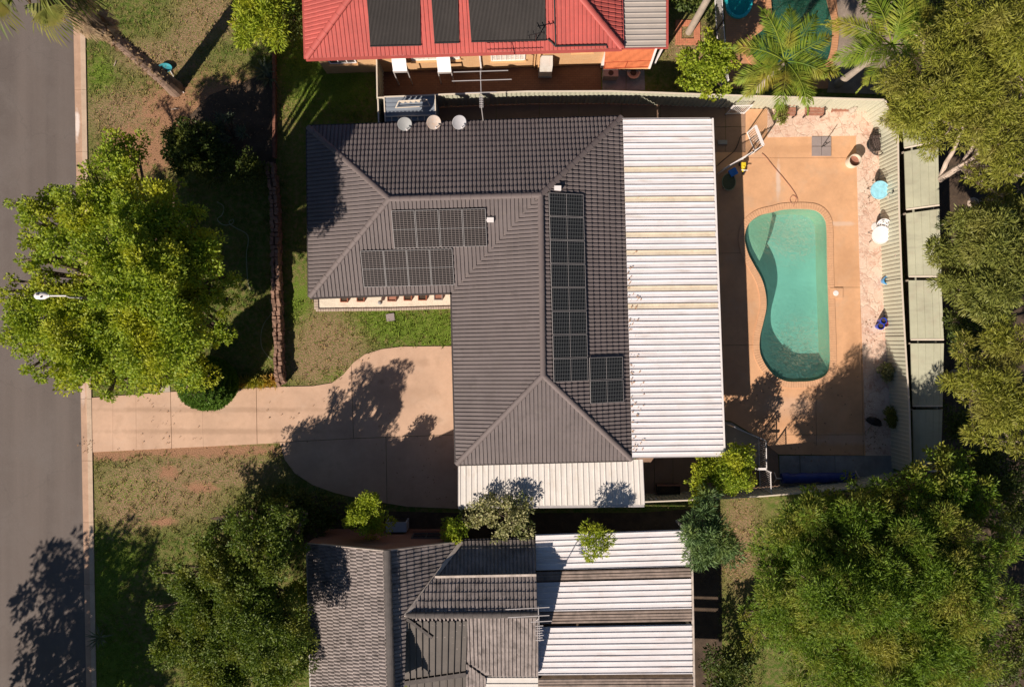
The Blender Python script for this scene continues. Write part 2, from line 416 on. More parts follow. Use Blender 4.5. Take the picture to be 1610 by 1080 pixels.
streaks(m_roofw, (.46, .39, .35), .75, .55, 6.0); streaks(m_roofc, (.46, .39, .31), .6, 6.0, .7)
streaks(m_tile, (.09, .075, .07), .5, 1.5, 1.5); streaks(m_tile, (.22, .19, .165), .45, 2.6, 2.2, .58, .7)
streaks(m_tile2, (.055, .046, .042), .7, 2.2, 2.2, .5, .64); streaks(m_shed, (.26, .24, .18), .6, .6, 2.5); streaks(m_tiler, (.30, .07, .06), .5, 2.0, .8)
streaks(m_deck, (.56, .40, .28), .4, .9, .9); streaks(m_drive, (.64, .47, .35), .4, .7, .9)
def crazy():
    t = NT('crazy paving')
    v = t.n('TexVoronoi', {'Scale': 1.55}, feature='DISTANCE_TO_EDGE'); 
    dv = t.n('VectorMath', operation='ADD'); t.set(dv.inputs[0], t.pos())
    sc = t.n('VectorMath', operation='SCALE'); nz = t.n('TexNoise', {'Scale': 2.2, 'Detail': 4}); t.set(nz.inputs['Vector'], t.pos())
    t.set(sc.inputs[0], nz.outputs['Color']); sc.inputs['Scale'].default_value = .55; t.set(dv.inputs[1], sc.outputs[0])
    t.set(v.inputs['Vector'], dv.outputs[0])
    c2 = t.n('TexVoronoi', {'Scale': 1.55}); t.set(c2.inputs['Vector'], dv.outputs[0])
    hue = t.n('SeparateColor'); t.set(hue.inputs[0], c2.outputs['Color'])
    col = t.mix(hue.outputs[0], (.66, .46, .35), (.72, .56, .44))
    col = t.mix(t.math('MULTIPLY', t.ramp(t.noise(2.6, 8, .78), .5, .60), .75), col, (.50, .27, .19))
    col = t.mix(t.ramp(t.noise(13, 5, .7), .52, .72), col, (.78, .68, .58))
    col = t.mix(t.math('MULTIPLY', t.ramp(v.outputs[0], .0, .025, (1, 1, 1), (0, 0, 0)), t.ramp(t.noise(1.1, 3), .4, .62)), col, (.42, .27, .19))
    t.set(t.bsdf.inputs['Base Color'], col); t.bsdf.inputs['Roughness'].default_value = .85
    t.set(t.bsdf.inputs['Normal'], t.bump(t.ramp(v.outputs[0], 0, .05), .5, .02))
    return t.m
m_crazy = crazy()
def brickmat(name, a, b, mortar, w=.24, h=.086, vert=True, rot=0.0):
    t = NT(name)
    g = t.n('NewGeometry'); sep = t.n('SeparateXYZ'); t.set(sep.inputs[0], g.outputs['Position'])
    cb = t.n('CombineXYZ')
    if vert:
        t.set(cb.inputs[0], t.math('ADD', sep.outputs[0], sep.outputs[1])); t.set(cb.inputs[1], sep.outputs[2])
    else:
        t.set(cb.inputs[0], sep.outputs[0]); t.set(cb.inputs[1], sep.outputs[1])
    bt = t.n('TexBrick', {'Scale': 1.0, 'Mortar Size': .008, 'Brick Width': w, 'Row Height': h, 'Color1': a, 'Color2': b, 'Mortar': mortar})
    t.set(bt.inputs['Vector'], cb.outputs[0])
    c = t.mix(t.math('MULTIPLY', t.noise(3, 4), .5), bt.outputs[0], mul(a, .7))
    t.set(t.bsdf.inputs['Base Color'], c); t.bsdf.inputs['Roughness'].default_value = .9
    t.set(t.bsdf.inputs['Normal'], t.bump(bt.outputs['Fac'], -.4, .01))
    return t.m
m_wally = brickmat('cream brickwork', (.62, .37, .18), (.56, .31, .14), (.58, .42, .27))
m_wallr = brickmat('brown brickwork', (.25, .12, .075), (.32, .15, .09), (.26, .2, .16))
m_paveb = brickmat('brown brick paving', (.17, .085, .055), (.21, .11, .07), (.1, .07, .05), .22, .11, False)
m_pave2 = brickmat('orange brick paving', (.50, .24, .12), (.57, .29, .15), (.4, .24, .15), .22, .11, False)

def watermat(name, tint, turb, amount, rings):
    t = NT(name)
    pos = t.pos(); h = None
    for px, py, r in rings:
        c = P(px, py); mp = t.n('Mapping'); mp.inputs['Location'].default_value = (-c.x, -c.y, 0); t.set(mp.inputs[0], pos)
        st_ = t.n('Mapping'); st_.inputs['Scale'].default_value = (1.0, 1.9, 1.0); st_.inputs['Rotation'].default_value = (0, 0, .35); t.set(st_.inputs[0], mp.outputs[0])
        w = t.math('SUBTRACT', t.math('ABSOLUTE', t.math('SUBTRACT', t.noise(3.4, 2, .5, st_.outputs[0], 2.2), .5)), .09)
        ln = t.n('VectorMath', operation='LENGTH'); t.set(ln.inputs[0], mp.outputs[0])
        mr = t.n('MapRange', {1: r, 2: r * .2, 3: 0.0, 4: 1.0}); t.set(mr.inputs[0], ln.outputs['Value'])
        q = t.math('MULTIPLY', w, mr.outputs[0]); h = q if h is None else t.math('ADD', h, q)
    base = t.math('MULTIPLY', t.noise(2.6, 4, .55, dist=.8), .16)
    h = base if h is None else t.math('ADD', base, t.math('MULTIPLY', h, 1.6))
    nrm = t.bump(h, 1.0, .3)
    tr = t.n('BsdfTransparent', {0: tint}); df = t.n('BsdfDiffuse', {0: turb}); t.set(df.inputs['Normal'], nrm)
    m1 = t.n('MixShader', {0: amount}); t.set(m1.inputs[1], tr.outputs[0]); t.set(m1.inputs[2], df.outputs[0])
    gl = t.n('BsdfGlossy', {'Roughness': .03}); t.set(gl.inputs['Normal'], nrm)
    lw = t.n('LayerWeight', {'Blend': .5}); t.set(lw.inputs['Normal'], nrm)
    fr = t.math('ADD', .02, t.math('MULTIPLY', t.math('POWER', lw.outputs['Facing'], 5.0), .9))
    m2 = t.n('MixShader'); t.set(m2.inputs[0], fr); t.set(m2.inputs[1], m1.outputs[0]); t.set(m2.inputs[2], gl.outputs[0])
    t.t.links.new(m2.outputs[0], t.out.inputs[0])
    return t.m
m_water = watermat('pool water', (.60, .95, .92), (.20, .54, .47), .17, [(1245, 365, 2.3), (1262, 545, 2.2)])
m_water2 = watermat('dark green pool water', (.32, .68, .58), (.05, .20, .15), .45, [(1250, 40, 3.0)])  # darker, murkier green than the water of the main pool
m_basin = MAT('pale aqua pool plaster', (.47, .56, .48), .08, .8, .8, .1, 20)
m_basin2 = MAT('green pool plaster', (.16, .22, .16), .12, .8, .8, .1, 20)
m_shallow = MAT('sandy pool step plaster', (.54, .47, .32), .06, 1.2, .8, .1, 20)
m_spa = MAT('turquoise plastic liner', (.04, .55, .58), .08, 1, .4, .05, 20)

def panelmat(name, cell, line):
    t = NT(name)
    tc = t.n('TexCoord').outputs['Object']
    bt = t.n('TexBrick', {'Scale': 1.0, 'Mortar Size': .009, 'Mortar Smooth': .0, 'Brick Width': .166, 'Row Height': .083, 'Color1': cell, 'Color2': mul(cell, 1.25), 'Mortar': line}, offset=0.0)
    t.set(bt.inputs['Vector'], tc)
    t.set(t.bsdf.inputs['Base Color'], bt.outputs[0]); t.bsdf.inputs['Roughness'].default_value = .2
    t.bsdf.inputs['Specular IOR Level'].default_value = .3
    return t.m
m_cell = panelmat('solar cells with pale busbars', (.010, .009, .009), (.18, .155, .145))
m_cell2 = panelmat('blue black solar cells', (.005, .006, .007), (.12, .125, .125))

m_leaf1 = LEAF('bright green tree leaves', (0.173, 0.274, 0.022), (0.358, 0.435, 0.041), (0.441, 0.462, 0.036), .34)
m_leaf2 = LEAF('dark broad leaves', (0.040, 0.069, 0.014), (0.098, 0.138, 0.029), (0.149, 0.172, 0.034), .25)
m_leaf3 = LEAF('feathery green leaves', (0.095, 0.180, 0.018), (0.205, 0.307, 0.034), (0.332, 0.327, 0.063), .34, brown=.75)
m_leaf4 = LEAF('olive gum leaves', (0.189, 0.216, 0.026), (0.331, 0.334, 0.053), (0.268, 0.259, 0.057), .25, brown=.5)
m_leaf5 = LEAF('yellow green leaves', (0.227, 0.322, 0.026), (0.388, 0.454, 0.046), (0.455, 0.467, 0.041), .35)
m_leaf6 = LEAF('pale variegated leaves', (0.187, 0.209, 0.066), (0.495, 0.462, 0.264), (0.088, 0.132, 0.028), .2)
m_leaf7 = LEAF('blue green drooping leaves', (0.078, 0.143, 0.058), (0.156, 0.247, 0.091), (0.195, 0.260, 0.065), .25)
m_leaf8 = LEAF('grey green spiky leaves', (.09, .12, .08), (.15, .18, .12), None, .15)
m_leaf9 = LEAF('clipped conifer foliage', (0.068, 0.150, 0.018), (0.135, 0.240, 0.030), None, .2)
m_leafy = LEAF('orange and gold strap leaves', (.55, .22, .06), (.62, .42, .08), (.40, .40, .06), .25)
m_frond = LEAF('palm fronds', (0.146, 0.255, 0.025), (0.317, 0.389, 0.057), (0.397, 0.359, 0.063), .35)
m_fan = LEAF('fan palm leaves', (.07, .10, .015), (.20, .22, .04), (.26, .22, .06), .25)
m_dry = LEAF('dead brown leaves', (.24, .16, .10), (.40, .29, .19), None, .1)
m_grey = LEAF('grey gum leaves', (0.138, 0.166, 0.034), (0.239, 0.255, 0.057), (0.228, 0.230, 0.057), .22)

# ================================================================== THE SETTING: ground, road, paving
POOL = [(1215, 333), (1232, 329), (1262, 328), (1283, 331), (1296, 343), (1300, 362), (1301, 420), (1303, 480), (1305, 540), (1305, 572), (1298, 590), (1279, 599), (1255, 601),
        (1234, 600), (1215, 590), (1201, 573), (1193, 553), (1193, 530), (1198, 508), (1203, 484), (1202, 462), (1196, 440), (1184, 418), (1174, 398), (1169, 374), (1175, 353), (1192, 339)]
pool = smooth_loop(pix(POOL), .115)
NPOOL = [(1212, -60), (1290, -60), (1300, 0), (1309, 40), (1305, 85), (1290, 108), (1258, 118), (1222, 116), (1196, 105), (1179, 84), (1181, 62), (1200, 45), (1211, 20)]
npool = smooth_loop(pix(NPOOL), .12)
SPA = [(1143, -20), (1178, -20), (1178, 10), (1169, 25), (1155, 27), (1144, 15)]
spa = smooth_loop(pix(SPA), .12)
hole = lambda l, d=.0: offset_loop(l, d)

bm = sheet_bm([(-170, -170), (170, -170), (170, 170), (-170, 170)], 0.0, [hole(pool, .05), hole(npool, .05), hole(spa, .05)])
o = bm_build(bm, 'ground', m_lawn); tag(o, kind='structure')

def sheet(name, pts, z, mat, holes=(), gaps=(), thick=0.0):
    b = sheet_bm(pts, z, holes)
    for g in gaps: cut_gap(b, g[0], g[1], g[2] if len(g) > 2 else .022)
    if thick > 0: slab(b, thick)
    return tag(bm_build(b, name, mat), kind='structure')
k0 = lambda x, y: P(x, y)
# street: asphalt, gutter and kerb run off the frame both ways
def edge(x0, x1, y): return x0 + (x1 - x0) * y / 1080
def street(xa, xb): return [P(edge(*xa, -2200), -2200), P(edge(*xb, -2200), -2200), P(edge(*xb, 3300), 3300), P(edge(*xa, 3300), 3300)]
sheet('road', street((-250, -230), (117, 137.5)), .006, m_asph)
for nm, xa, xb, z, mt in (('road_gutter', (115, 136), (127, 146), .022, m_gutter), ('kerb', (126, 145), (134, 152), .055, m_kerb)):
    b = sheet_bm(street(xa, xb), z)
    for py in range(-60, 1140, 97): cut_gap(b, P(90, py + 8), P(170, py + 8), .014)
    slab(b, .14); tag(bm_build(b, nm, mt), kind='structure')
# driveway of pink concrete with joints
DRV = [(134, 626), (200, 621), (270, 616), (360, 612), (440, 608), (492, 607), (522, 602), (540, 589), (556, 570), (574, 557), (600, 549), (632, 545), (740, 544), (742, 800), (640, 796), (568, 784), (525, 774), (492, 762), (464, 744), (448, 722), (440, 696), (300, 703), (140, 711)]
b = sheet_bm(pix(DRV), .035)
for g in (((268, 600), (271, 730)), ((403, 600), (405, 720)), ((552, 560), (556, 689)), ((430, 695.5), (556, 689)), ((556, 689), (745, 682)), ((607, 687), (609, 810))):
    cut_gap(b, P(*g[0]), P(*g[1]), .022)
for g in (((178, 620), (178, 712)), ((214, 616), (215, 712)), ((318, 610), (320, 704))): cut_gap(b, P(*g[0]), P(*g[1]), .006)
tag(bm_build(slab(b, .05), 'driveway', m_drive), kind='structure')
sheet('garden_path', pix([(248, 594), (266, 594), (268, 617), (251, 618)]), .03, m_pathg, thick=.04)
sheet('pebble_bed', pix([(496, 400), (714, 400), (714, 481), (620, 484), (497, 486)]), .02, m_pebble, thick=.03)
# side passage, courtyard and slabs round the house
sheet('side_path', pix([(600, 160), (830, 155), (1000, 156), (1120, 163), (1176, 168), (1176, 300), (960, 300), (700, 300), (600, 300)]), .022, m_pathb,
      gaps=[(P(780, 150), P(781, 300), .02), (P(910, 150), P(911, 300), .02), (P(977, 150), P(978, 300), .02), (P(1038, 150), P(1039, 300), .02), (P(848, 150), P(849, 300), .02), (P(690, 150), P(691, 300), .02), (P(1140, 150), P(1141, 240), .02), (P(1100, 200), P(1180, 200), .02)], thick=.03)
sheet('courtyard', pix([(1000, 690), (1140, 690), (1196, 690), (1223, 712), (1226, 775), (1000, 785)]), .018, m_pathb,
      gaps=[(P(1029, 680), P(1029, 790), .02), (P(1058, 680), P(1058, 790), .02), (P(1100, 680), P(1100, 790), .02), (P(1150, 733), P(1195, 733), .02), (P(1192, 690), P(1193, 775), .04)], thick=.03)
sheet('pale_landing', pix([(1130, 662), (1150, 664), (1192, 690), (1193, 731), (1130, 728)]), .024, m_pathg, thick=.02)
DECK = [(960, 240), (1172, 240), (1172, 172), (1394, 172), (1400, 420), (1404, 716), (1224, 714), (1192, 688), (1150, 662), (1100, 655), (960, 655)]
b = sheet_bm(pix(DECK), .05, [hole(pool, -.0)])
for g in (((1170, 249), (1345, 249)), ((1350, 240), (1352, 470)), ((1352, 452), (1302, 452)), ((1352, 470), (1357, 715)), ((1282, 603), (1283, 700)), ((1222, 683), (1360, 683)), ((1148, 176), (1148, 240)), ((960, 546), (1192, 542)), ((960, 400), (1172, 398))):
    cut_gap(b, P(*g[0]), P(*g[1]), .016)
tag(bm_build(slab(b, .07), 'pool_deck', m_deck), kind='structure')
sheet('crazy_paving', pix([(1206, 172), (1394, 172), (1400, 420), (1404, 640), (1404, 716), (1360, 716), (1357, 600), (1352, 470), (1348, 330), (1345, 214), (1206, 217)]), .062, m_crazy, thick=.02)
sheet('grey_slab', pix([(1225, 716), (1404, 716), (1404, 762), (1226, 764)]), .045, m_slab, gaps=[(P(1257, 710), P(1258, 770), .03), (P(1312, 710), P(1313, 770), .02)], thick=.05)
sheet('neighbour_yard', pix([(600, 60), (945, 60), (945, 150), (600, 156)]), .012, m_paveb)
sheet('neighbour_slab', pix([(947, 85), (1012, 85), (1014, 142), (947, 143)]), .02, m_slab, gaps=[(P(985, 80), P(984, 150), .02)])
sheet('neighbour_deck', pix([(1133, -90), (1330, -90), (1330, 140), (1146, 140)]), .02, m_pave2, holes=[hole(npool, -.0), hole(spa, -.0)])
sheet('gravel_bed', pix([(1311, -60), (1420, -60), (1420, 150), (1300, 146), (1318, 40)]), .03, m_gravel, thick=.04)
sheet('soil_bed', pix([(1410, -200), (2100, -200), (2100, 1500), (1640, 1500), (1440, 745), (1425, 500), (1412, 170)]), .008, m_mulch)
sheet('garden_bed', pix([(330, 815), (480, 775), (520, 785), (600, 803), (720, 806), (1000, 806), (1085, 800), (1135, 810), (1135, 1200), (1060, 1200), (480, 860)]), .01, m_mulch)
sheet('front_garden_bed', pix([(285, 195), (330, 150), (432, 110), (434, 262), (320, 275), (280, 235)]), .01, m_mulch)

# ---- swimming pools ------------------------------------------------
def pool_thing(name, label, loop, depth, mb_, water, coping=None, step=None, cope_w=.27, cz=.085, wz=-.06, wallin=.10):
    cx = sum(p.x for p in loop) / len(loop); cy = sum(p.y for p in loop) / len(loop)
    t = thing(name, label, 'pool', (cx, cy, 0))
    n = len(loop); mb = MB(); wm = MB()
    fl = offset_loop(loop, -wallin)
    wm.v = [(p.x, p.y, .055) for p in loop] + [(p.x, p.y, -.35) for p in loop] + [(p.x, p.y, -depth) for p in fl]
    for i in range(n):
        j = (i + 1) % n
        wm.f += [(i, n + i, n + j, j), (n + i, 2 * n + i, 2 * n + j, n + j)]
    wm.build('pool_wall', m_shallow if wallin > .1 else mb_, t)
    mb.v = [(p.x, p.y, -depth) for p in fl]
    for a, bb, c in tessellate_polygon([[Vector((p.x, p.y, 0)) for p in fl]]): mb.f.append((a, bb, c))
    mb.build('pool_floor', mb_, t)
    w = MB(); lw = offset_loop(loop, .004)
    w.v = [(p.x, p.y, wz) for p in lw]
    for a, bb, c in tessellate_polygon([[Vector((p.x, p.y, 0)) for p in lw]]):
        if (lw[bb] - lw[a]).cross(lw[c] - lw[a]).z < 0: bb, c = c, bb
        w.f.append((a, bb, c))
    w.build('water', water, t)
    if coping:
        c = MB(); ou = offset_loop(loop, cope_w); inn = offset_loop(loop, -.035)
        for i in range(n):
            j = (i + 1) % n; g = .045
            q = [inn[i].lerp(inn[j], g), ou[i].lerp(ou[j], g), ou[i].lerp(ou[j], 1 - g), inn[i].lerp(inn[j], 1 - g)]
            zz = cz + random.uniform(-.002, .002)
            c.hexa([p + Vector((0, 0, .02)) for p in q], [p + Vector((0, 0, zz)) for p in q])
        c.build('coping', coping, t)
    return t
mp_ = pool_thing('swimming_pool', 'bean shaped backyard pool of clear aqua water edged with brick coping', pool, 1.15, m_basin, m_water, wallin=.12, coping=MAT('orange coping brick', (.64, .37, .21), .10, 6, .85, .3, 40, dirt=.3, dirtcol=(.68, .45, .30)))
# shallow entry shelf in the pool's rounded corner
sh = [(1214, 331), (1170, 356), (1170, 385), (1190, 412), (1206, 390), (1213, 360)]
st = MB(); st.prism([p for p in smooth_loop(pix([(1216, 333), (1214, 352), (1209, 375), (1202, 398), (1193, 414), (1183, 411), (1175, 397), (1171, 374), (1177, 354), (1194, 340)]), .12)], -1.15, -.28)
st.build('entry_shelf', m_shallow, mp_)
sk = MB(); c = P(1314, 461); sk.box((c.x, c.y, .075), (.62, .5, .05)); sk.build('skimmer_box', m_deck, mp_)
sk = MB(); c = P(1313, 461); sk.lathe((c.x, c.y, .10), [(0, .012), (.12, .012), (.135, 0)], 20); sk.build('skimmer_lid', m_white, mp_)
pool_thing('swimming_pool', 'dark green kidney shaped pool in the yard beyond the back fence, shaded by palms', npool, 1.5, m_basin2, m_water2, coping=MAT('terracotta pool edge', (.52, .26, .13), .15, 3, .85, .3, 40))
np_t = [o for o in COL.objects if o.name.startswith('swimming_pool') and o.parent is None][-1]
st = MB(); st.prism(smooth_loop(pix([(1200, 47), (1206, 62), (1203, 80), (1205, 100), (1196, 104), (1180, 84), (1182, 64)]), .12), -1.4, -.22); st.build('entry_shelf', m_shallow, np_t)
pool_thing('spa_pool', 'small round turquoise wading pool beside the green pool', spa, .5, m_spa, watermat('spa water', (.5, .95, .95), (.04, .5, .5), .3, []), coping=m_spa, cope_w=.1, cz=.18, wz=-.03)

def litter(name, label, areas, mat, z):
    Vs = []
    for px, py, r, n in areas:
        a = rng.uniform(0, 6.283, n); rr = r * np.sqrt(rng.uniform(0, 1, n)); X = (px + rr * np.cos(a) - 805) * S; Y = (540 - py - rr * np.sin(a)) * S
        b_ = rng.uniform(0, 6.283, n); D = np.stack([np.cos(b_), np.sin(b_), rng.uniform(-.15, .25, n)], 1); N_ = np.stack([rng.normal(0, .3, n), rng.normal(0, .3, n), np.ones(n)], 1)
        D /= np.linalg.norm(D, axis=1, keepdims=True); sd = np.cross(D, N_); sd /= np.linalg.norm(sd, axis=1, keepdims=True); l = rng.uniform(.05, .11, n)[:, None]; p = np.stack([X, Y, np.full(n, z)], 1)
        v = np.empty((n, 4, 3)); v[:, 0] = p; v[:, 1] = p + D * l * .5 + sd * l * .25; v[:, 2] = p + D * l + np.array([0, 0, .01]); v[:, 3] = p + D * l * .5 - sd * l * .25; Vs.append(v.reshape(-1, 3))
    V = np.concatenate(Vs); me = faces_mesh(name, V, len(V) // 4, 4); me.materials.append(mat); tag(link(name, me), label, 'leaves', kind='stuff')
# ---- grass blades over the open lawns (nobody could count them) ----
def grass():
    zones = [(137, 455, -30, 640), (455, 600, -30, 190), (458, 716, 470, 610), (150, 480, 700, 1090), (1030, 1125, -20, 140), (1130, 1200, 780, 1090), (330, 520, 620, 640)]
    drv = [Vector((p.x, p.y, 0)) for p in pix(DRV)]
    def inside(poly, X, Y):
        r = np.zeros(len(X), bool); n = len(poly); j = n - 1
        for i in range(n):
            xi, yi, xj, yj = poly[i].x, poly[i].y, poly[j].x, poly[j].y
            c = ((yi > Y) != (yj > Y)) & (X < (xj - xi) * (Y - yi) / (yj - yi + 1e-12) + xi); r ^= c; j = i
        return r
    Xs = []; Ys = []
    for x0, x1, y0, y1 in zones:
        n = int((x1 - x0) * (y1 - y0) * S * S * 48)
        Xs.append(rng.uniform(x0, x1, n)); Ys.append(rng.uniform(y0, y1, n))
    px = np.concatenate(Xs); py = np.concatenate(Ys)
    keep = px > 138 + 18 * py / 1080
    dens = 0.75 + .25 * np.sin(px * .11 + np.sin(py * .07) * 2) * np.cos(py * .09)
    for cx, cy, rx, ry, kind in PATCH:
        d = np.hypot((px - cx) / rx, (py - cy) / ry)
        if kind == 'soil': dens = np.where(d < 1.1, dens * np.clip((d - .35) / .75, .03, 1), dens)
        if kind == 'dry': dens = np.where(d < 1, dens * .55, dens)
        if kind == 'lush': dens = np.where(d < 1, 1.3, dens)
    keep &= rng.uniform(0, 1, len(px)) < dens
    X = (px - 805) * S; Y = (540 - py) * S
    keep &= ~inside(drv, X, Y)
    keep &= ~inside([Vector((p.x, p.y, 0)) for p in pix([(285, 195), (330, 150), (432, 110), (434, 262), (320, 275), (280, 235)])], X, Y)
    keep &= ~inside([Vector((p.x, p.y, 0)) for p in pix([(494, 400), (716, 400), (716, 486), (494, 491)])], X, Y)
    keep &= ~inside([Vector((p.x, p.y, 0)) for p in pix([(330, 815), (480, 775), (520, 785), (600, 803), (720, 806), (480, 860)])], X, Y)
    keep &= ~inside([Vector((p.x, p.y, 0)) for p in pix([(246, 592), (268, 592), (270, 622), (249, 622)])], X, Y)
    X = X[keep]; Y = Y[keep]; n = len(X); k = 9
    X = np.repeat(X, k) + rng.normal(0, .05, n * k); Y = np.repeat(Y, k) + rng.normal(0, .05, n * k); n *= k
    a = rng.uniform(0, 2 * np.pi, n); tf = np.repeat(rng.uniform(.5, 1.5, n // k) ** 2, k); h = rng.uniform(.035, .10, n) * tf; ln = rng.uniform(.03, .10, n) * tf; w = rng.uniform(.009, .02, n)
    lush = np.zeros(n)
    dx, dy = np.cos(a), np.sin(a)
    v = np.empty((n, 3, 3))
    v[:, 0] = np.stack([X - dy * w, Y + dx * w, np.zeros(n)], 1); v[:, 1] = np.stack([X + dy * w, Y - dx * w, np.zeros(n)], 1)
    v[:, 2] = np.stack([X + dx * ln, Y + dy * ln, h], 1)
    return v.reshape(-1, 3), n
def faces_mesh(name, V, n, k):
    me = bpy.data.meshes.new(name)
    me.vertices.add(n * k); me.vertices.foreach_set('co', V.astype(np.float32).ravel())
    me.loops.add(n * k); me.loops.foreach_set('vertex_index', np.arange(n * k, dtype=np.int32))
    me.polygons.add(n); me.polygons.foreach_set('loop_start', np.arange(0, n * k, k, dtype=np.int32))
    me.update(calc_edges=True); me.validate()
    return me
litter('leaf_litter', 'brown fallen leaves scattered over the lawns, gutter and paving', [(120, 520, 14, 50), (135, 700, 12, 30), (128, 300, 10, 40), (250, 640, 60, 26), (640, 700, 60, 22), (470, 650, 50, 18), (300, 180, 50, 150), (380, 170, 50, 130), (270, 760, 100, 110), (1150, 860, 40, 130), (1320, 640, 60, 40), (1375, 520, 22, 40), (1370, 300, 24, 36), (1375, 690, 20, 40), (1200, 640, 40, 24), (700, 770, 50, 26), (530, 560, 60, 60), (220, 200, 60, 90), (1090, 770, 50, 24), (1290, 735, 60, 40), (1380, 80, 50, 200), (1510, 450, 80, 250)], MAT('fallen brown leaf', (.26, .15, .08), .35, 6, .9, 0), .075)
V, n = grass()
me = faces_mesh('lawn_grass', V, n, 3); me.materials.append(m_blade)
tag(link('lawn_grass', me), 'short patchy lawn grass, green with worn straw coloured spots', 'grass', kind='stuff')

# ================================================================== helpers: roofs
def plane_uv(poly):
    n = Vector((0, 0, 0))
    for i in range(len(poly)):
        a, b = poly[i], poly[(i + 1) % len(poly)]; n += a.cross(b)
    n.normalize()
    if n.z < 0: n = -n
    u = Vector((0, 0, 1)).cross(n); u = u.normalized() if u.length > 1e-5 else Vector((1, 0, 0))
    v = n.cross(u).normalized()
    return n, u, v
def tile_face(out, poly, du=.178, dv=.30, h=.045, step=.052, prof=((0, 0), (.20, 0), (.32, 1), (.86, 1), (1.0, 0)), stagger=0.0, jitter=.004):
    """real tile relief clipped to a roof plane; out collects verts and faces"""
    n, u, v = plane_uv(poly); o = poly[0]
    us = [(p - o).dot(u) for p in poly]; vs = [(p - o).dot(v) for p in poly]
    u0, u1, v0, v1 = min(us) - du, max(us) + du, min(vs) - .02, max(vs) + .02
    bm = bmesh.new()
    nr = int((u1 - u0) / du) + 2; nc = int((v1 - v0) / dv) + 1
    for j in range(nc):
        va = v0 + j * dv; vb = va + dv; sh = (j % 2) * stagger * du
        rows = [[], [], []]
        for i in range(nr):
            jz = random.uniform(-jitter, jitter); js = random.uniform(-jitter, jitter)
            for k, (f, hh) in enumerate(prof[:-1]):
                uu = u0 + (i + f) * du - sh
                for r, (vv, zz) in enumerate(((va + js, -.012), (va + js, step + hh * h + jz), (vb + .01, hh * h))):
                    rows[r].append(bm.verts.new(o + u * uu + v * vv + n * zz))
        for r in (0, 1):
            A, B = rows[r], rows[r + 1]
            for i in range(len(A) - 1): bm.faces.new((A[i], A[i + 1], B[i + 1], B[i]))
    m = len(poly); cen = sum(poly, Vector((0, 0, 0))) / m
    for i in range(m):
        a, b = poly[i], poly[(i + 1) % m]; en = (b - a).cross(n).normalized()
        if en.dot(a - cen) < 0: en = -en
        bmesh.ops.bisect_plane(bm, geom=bm.verts[:] + bm.edges[:] + bm.faces[:], plane_co=a, plane_no=en, clear_outer=True)
    bm.verts.index_update(); bb = len(out.v)
    out.v += [tuple(q.co) for q in bm.verts]; out.f += [tuple(bb + q.index for q in f.verts) for f in bm.faces]
    bm.free()
    bb = len(out.v); out.v += [tuple(p - n * ((p - o).dot(n) + .03)) for p in poly]; out.f.append(tuple(bb + i for i in range(m)))
def ridge(name_mat, p0, p1, parent, r=.125, seg=.42, n=7):
    mb = MB(); p0 = Vector(p0); p1 = Vector(p1); L = (p1 - p0).length; k = max(1, int(L / seg)); d = (p1 - p0).normalized()
    x = d.cross(Vector((0, 0, 1))).normalized(); y = x.cross(d).normalized()
    for i in range(k):
        a = p0 + d * (L * i / k); b = p0 + d * (L * (i + 1) / k + .03); b0 = len(mb.v)
        for q, rr in ((a, r * .93), (b, r * 1.06)):
            for j in range(n + 1):
                t = math.pi * j / n
                mb.v.append(tuple(q + x * math.cos(t) * rr + y * (math.sin(t) * rr * .62 - .02)))
        for j in range(n): mb.f.append((b0 + j, b0 + j + 1, b0 + n + 2 + j, b0 + n + 1 + j))
        mb.f.append(tuple(b0 + n + 1 + j for j in range(n + 1))); mb.f.append(tuple(b0 + j for j in range(n, -1, -1)))
    return mb.build('ridge_cap', name_mat, parent)
def gutter(mat, pts, parent, w=.11, h=.10, name='gutter'):
    mb = MB()
    for a, b in zip(pts[:-1], pts[1:]): mb.bar(a, b, w, h)
    return mb.build(name, mat, parent)
RIB = ((0, 0), (.10, 0), (.17, 1), (.30, 1), (.37, 0), (1.0, 0))
COR = ((0, .0), (.25, .75), (.5, 1), (.75, .75), (1.0, 0))
def ribsheet(q, sp=.25, h=.035, prof=RIB, t0=0.0, t1=1.0, mb=None, seg=None):
    """ribbed steel sheet on the quad a-b-c-d; ribs run a->b, repeat along a->d; only from t0 to t1"""
    a, b, c, d = [Vector(x) for x in q]; mb = mb or MB()
    nn = (b - a).cross(d - a).normalized()
    if nn.z < 0: nn = -nn
    L = ((d - a).length + (c - b).length) / 2; N = max(1, round(L / sp)); b0 = len(mb.v); ts = []
    for i in range(N):
        for f, hh in prof[:-1]: ts.append(((i + f) / N, hh))
    ts.append((1.0, 0)); ts = [(t, hh) for t, hh in ts if t0 - 1e-6 <= t <= t1 + 1e-6]
    for t, hh in ts:
        mb.v += [tuple(a.lerp(d, t) + nn * hh * h), tuple(b.lerp(c, t) + nn * hh * h)]
    for i in range(len(ts) - 1): mb.f.append((b0 + 2 * i, b0 + 2 * i + 1, b0 + 2 * i + 3, b0 + 2 * i + 2))
    return mb
def walls(name, mat, pts, z, parent):
    mb = MB(); mb.prism(pts, 0, z); return mb.build(name, mat, parent)
def dup(o, parent=None):
    c = o.copy(); COL.objects.link(c); WL[c] = WL[o].copy()
    if parent is not None: c.parent = parent
    for ch in list(o.children): dup(ch, c)
    return c

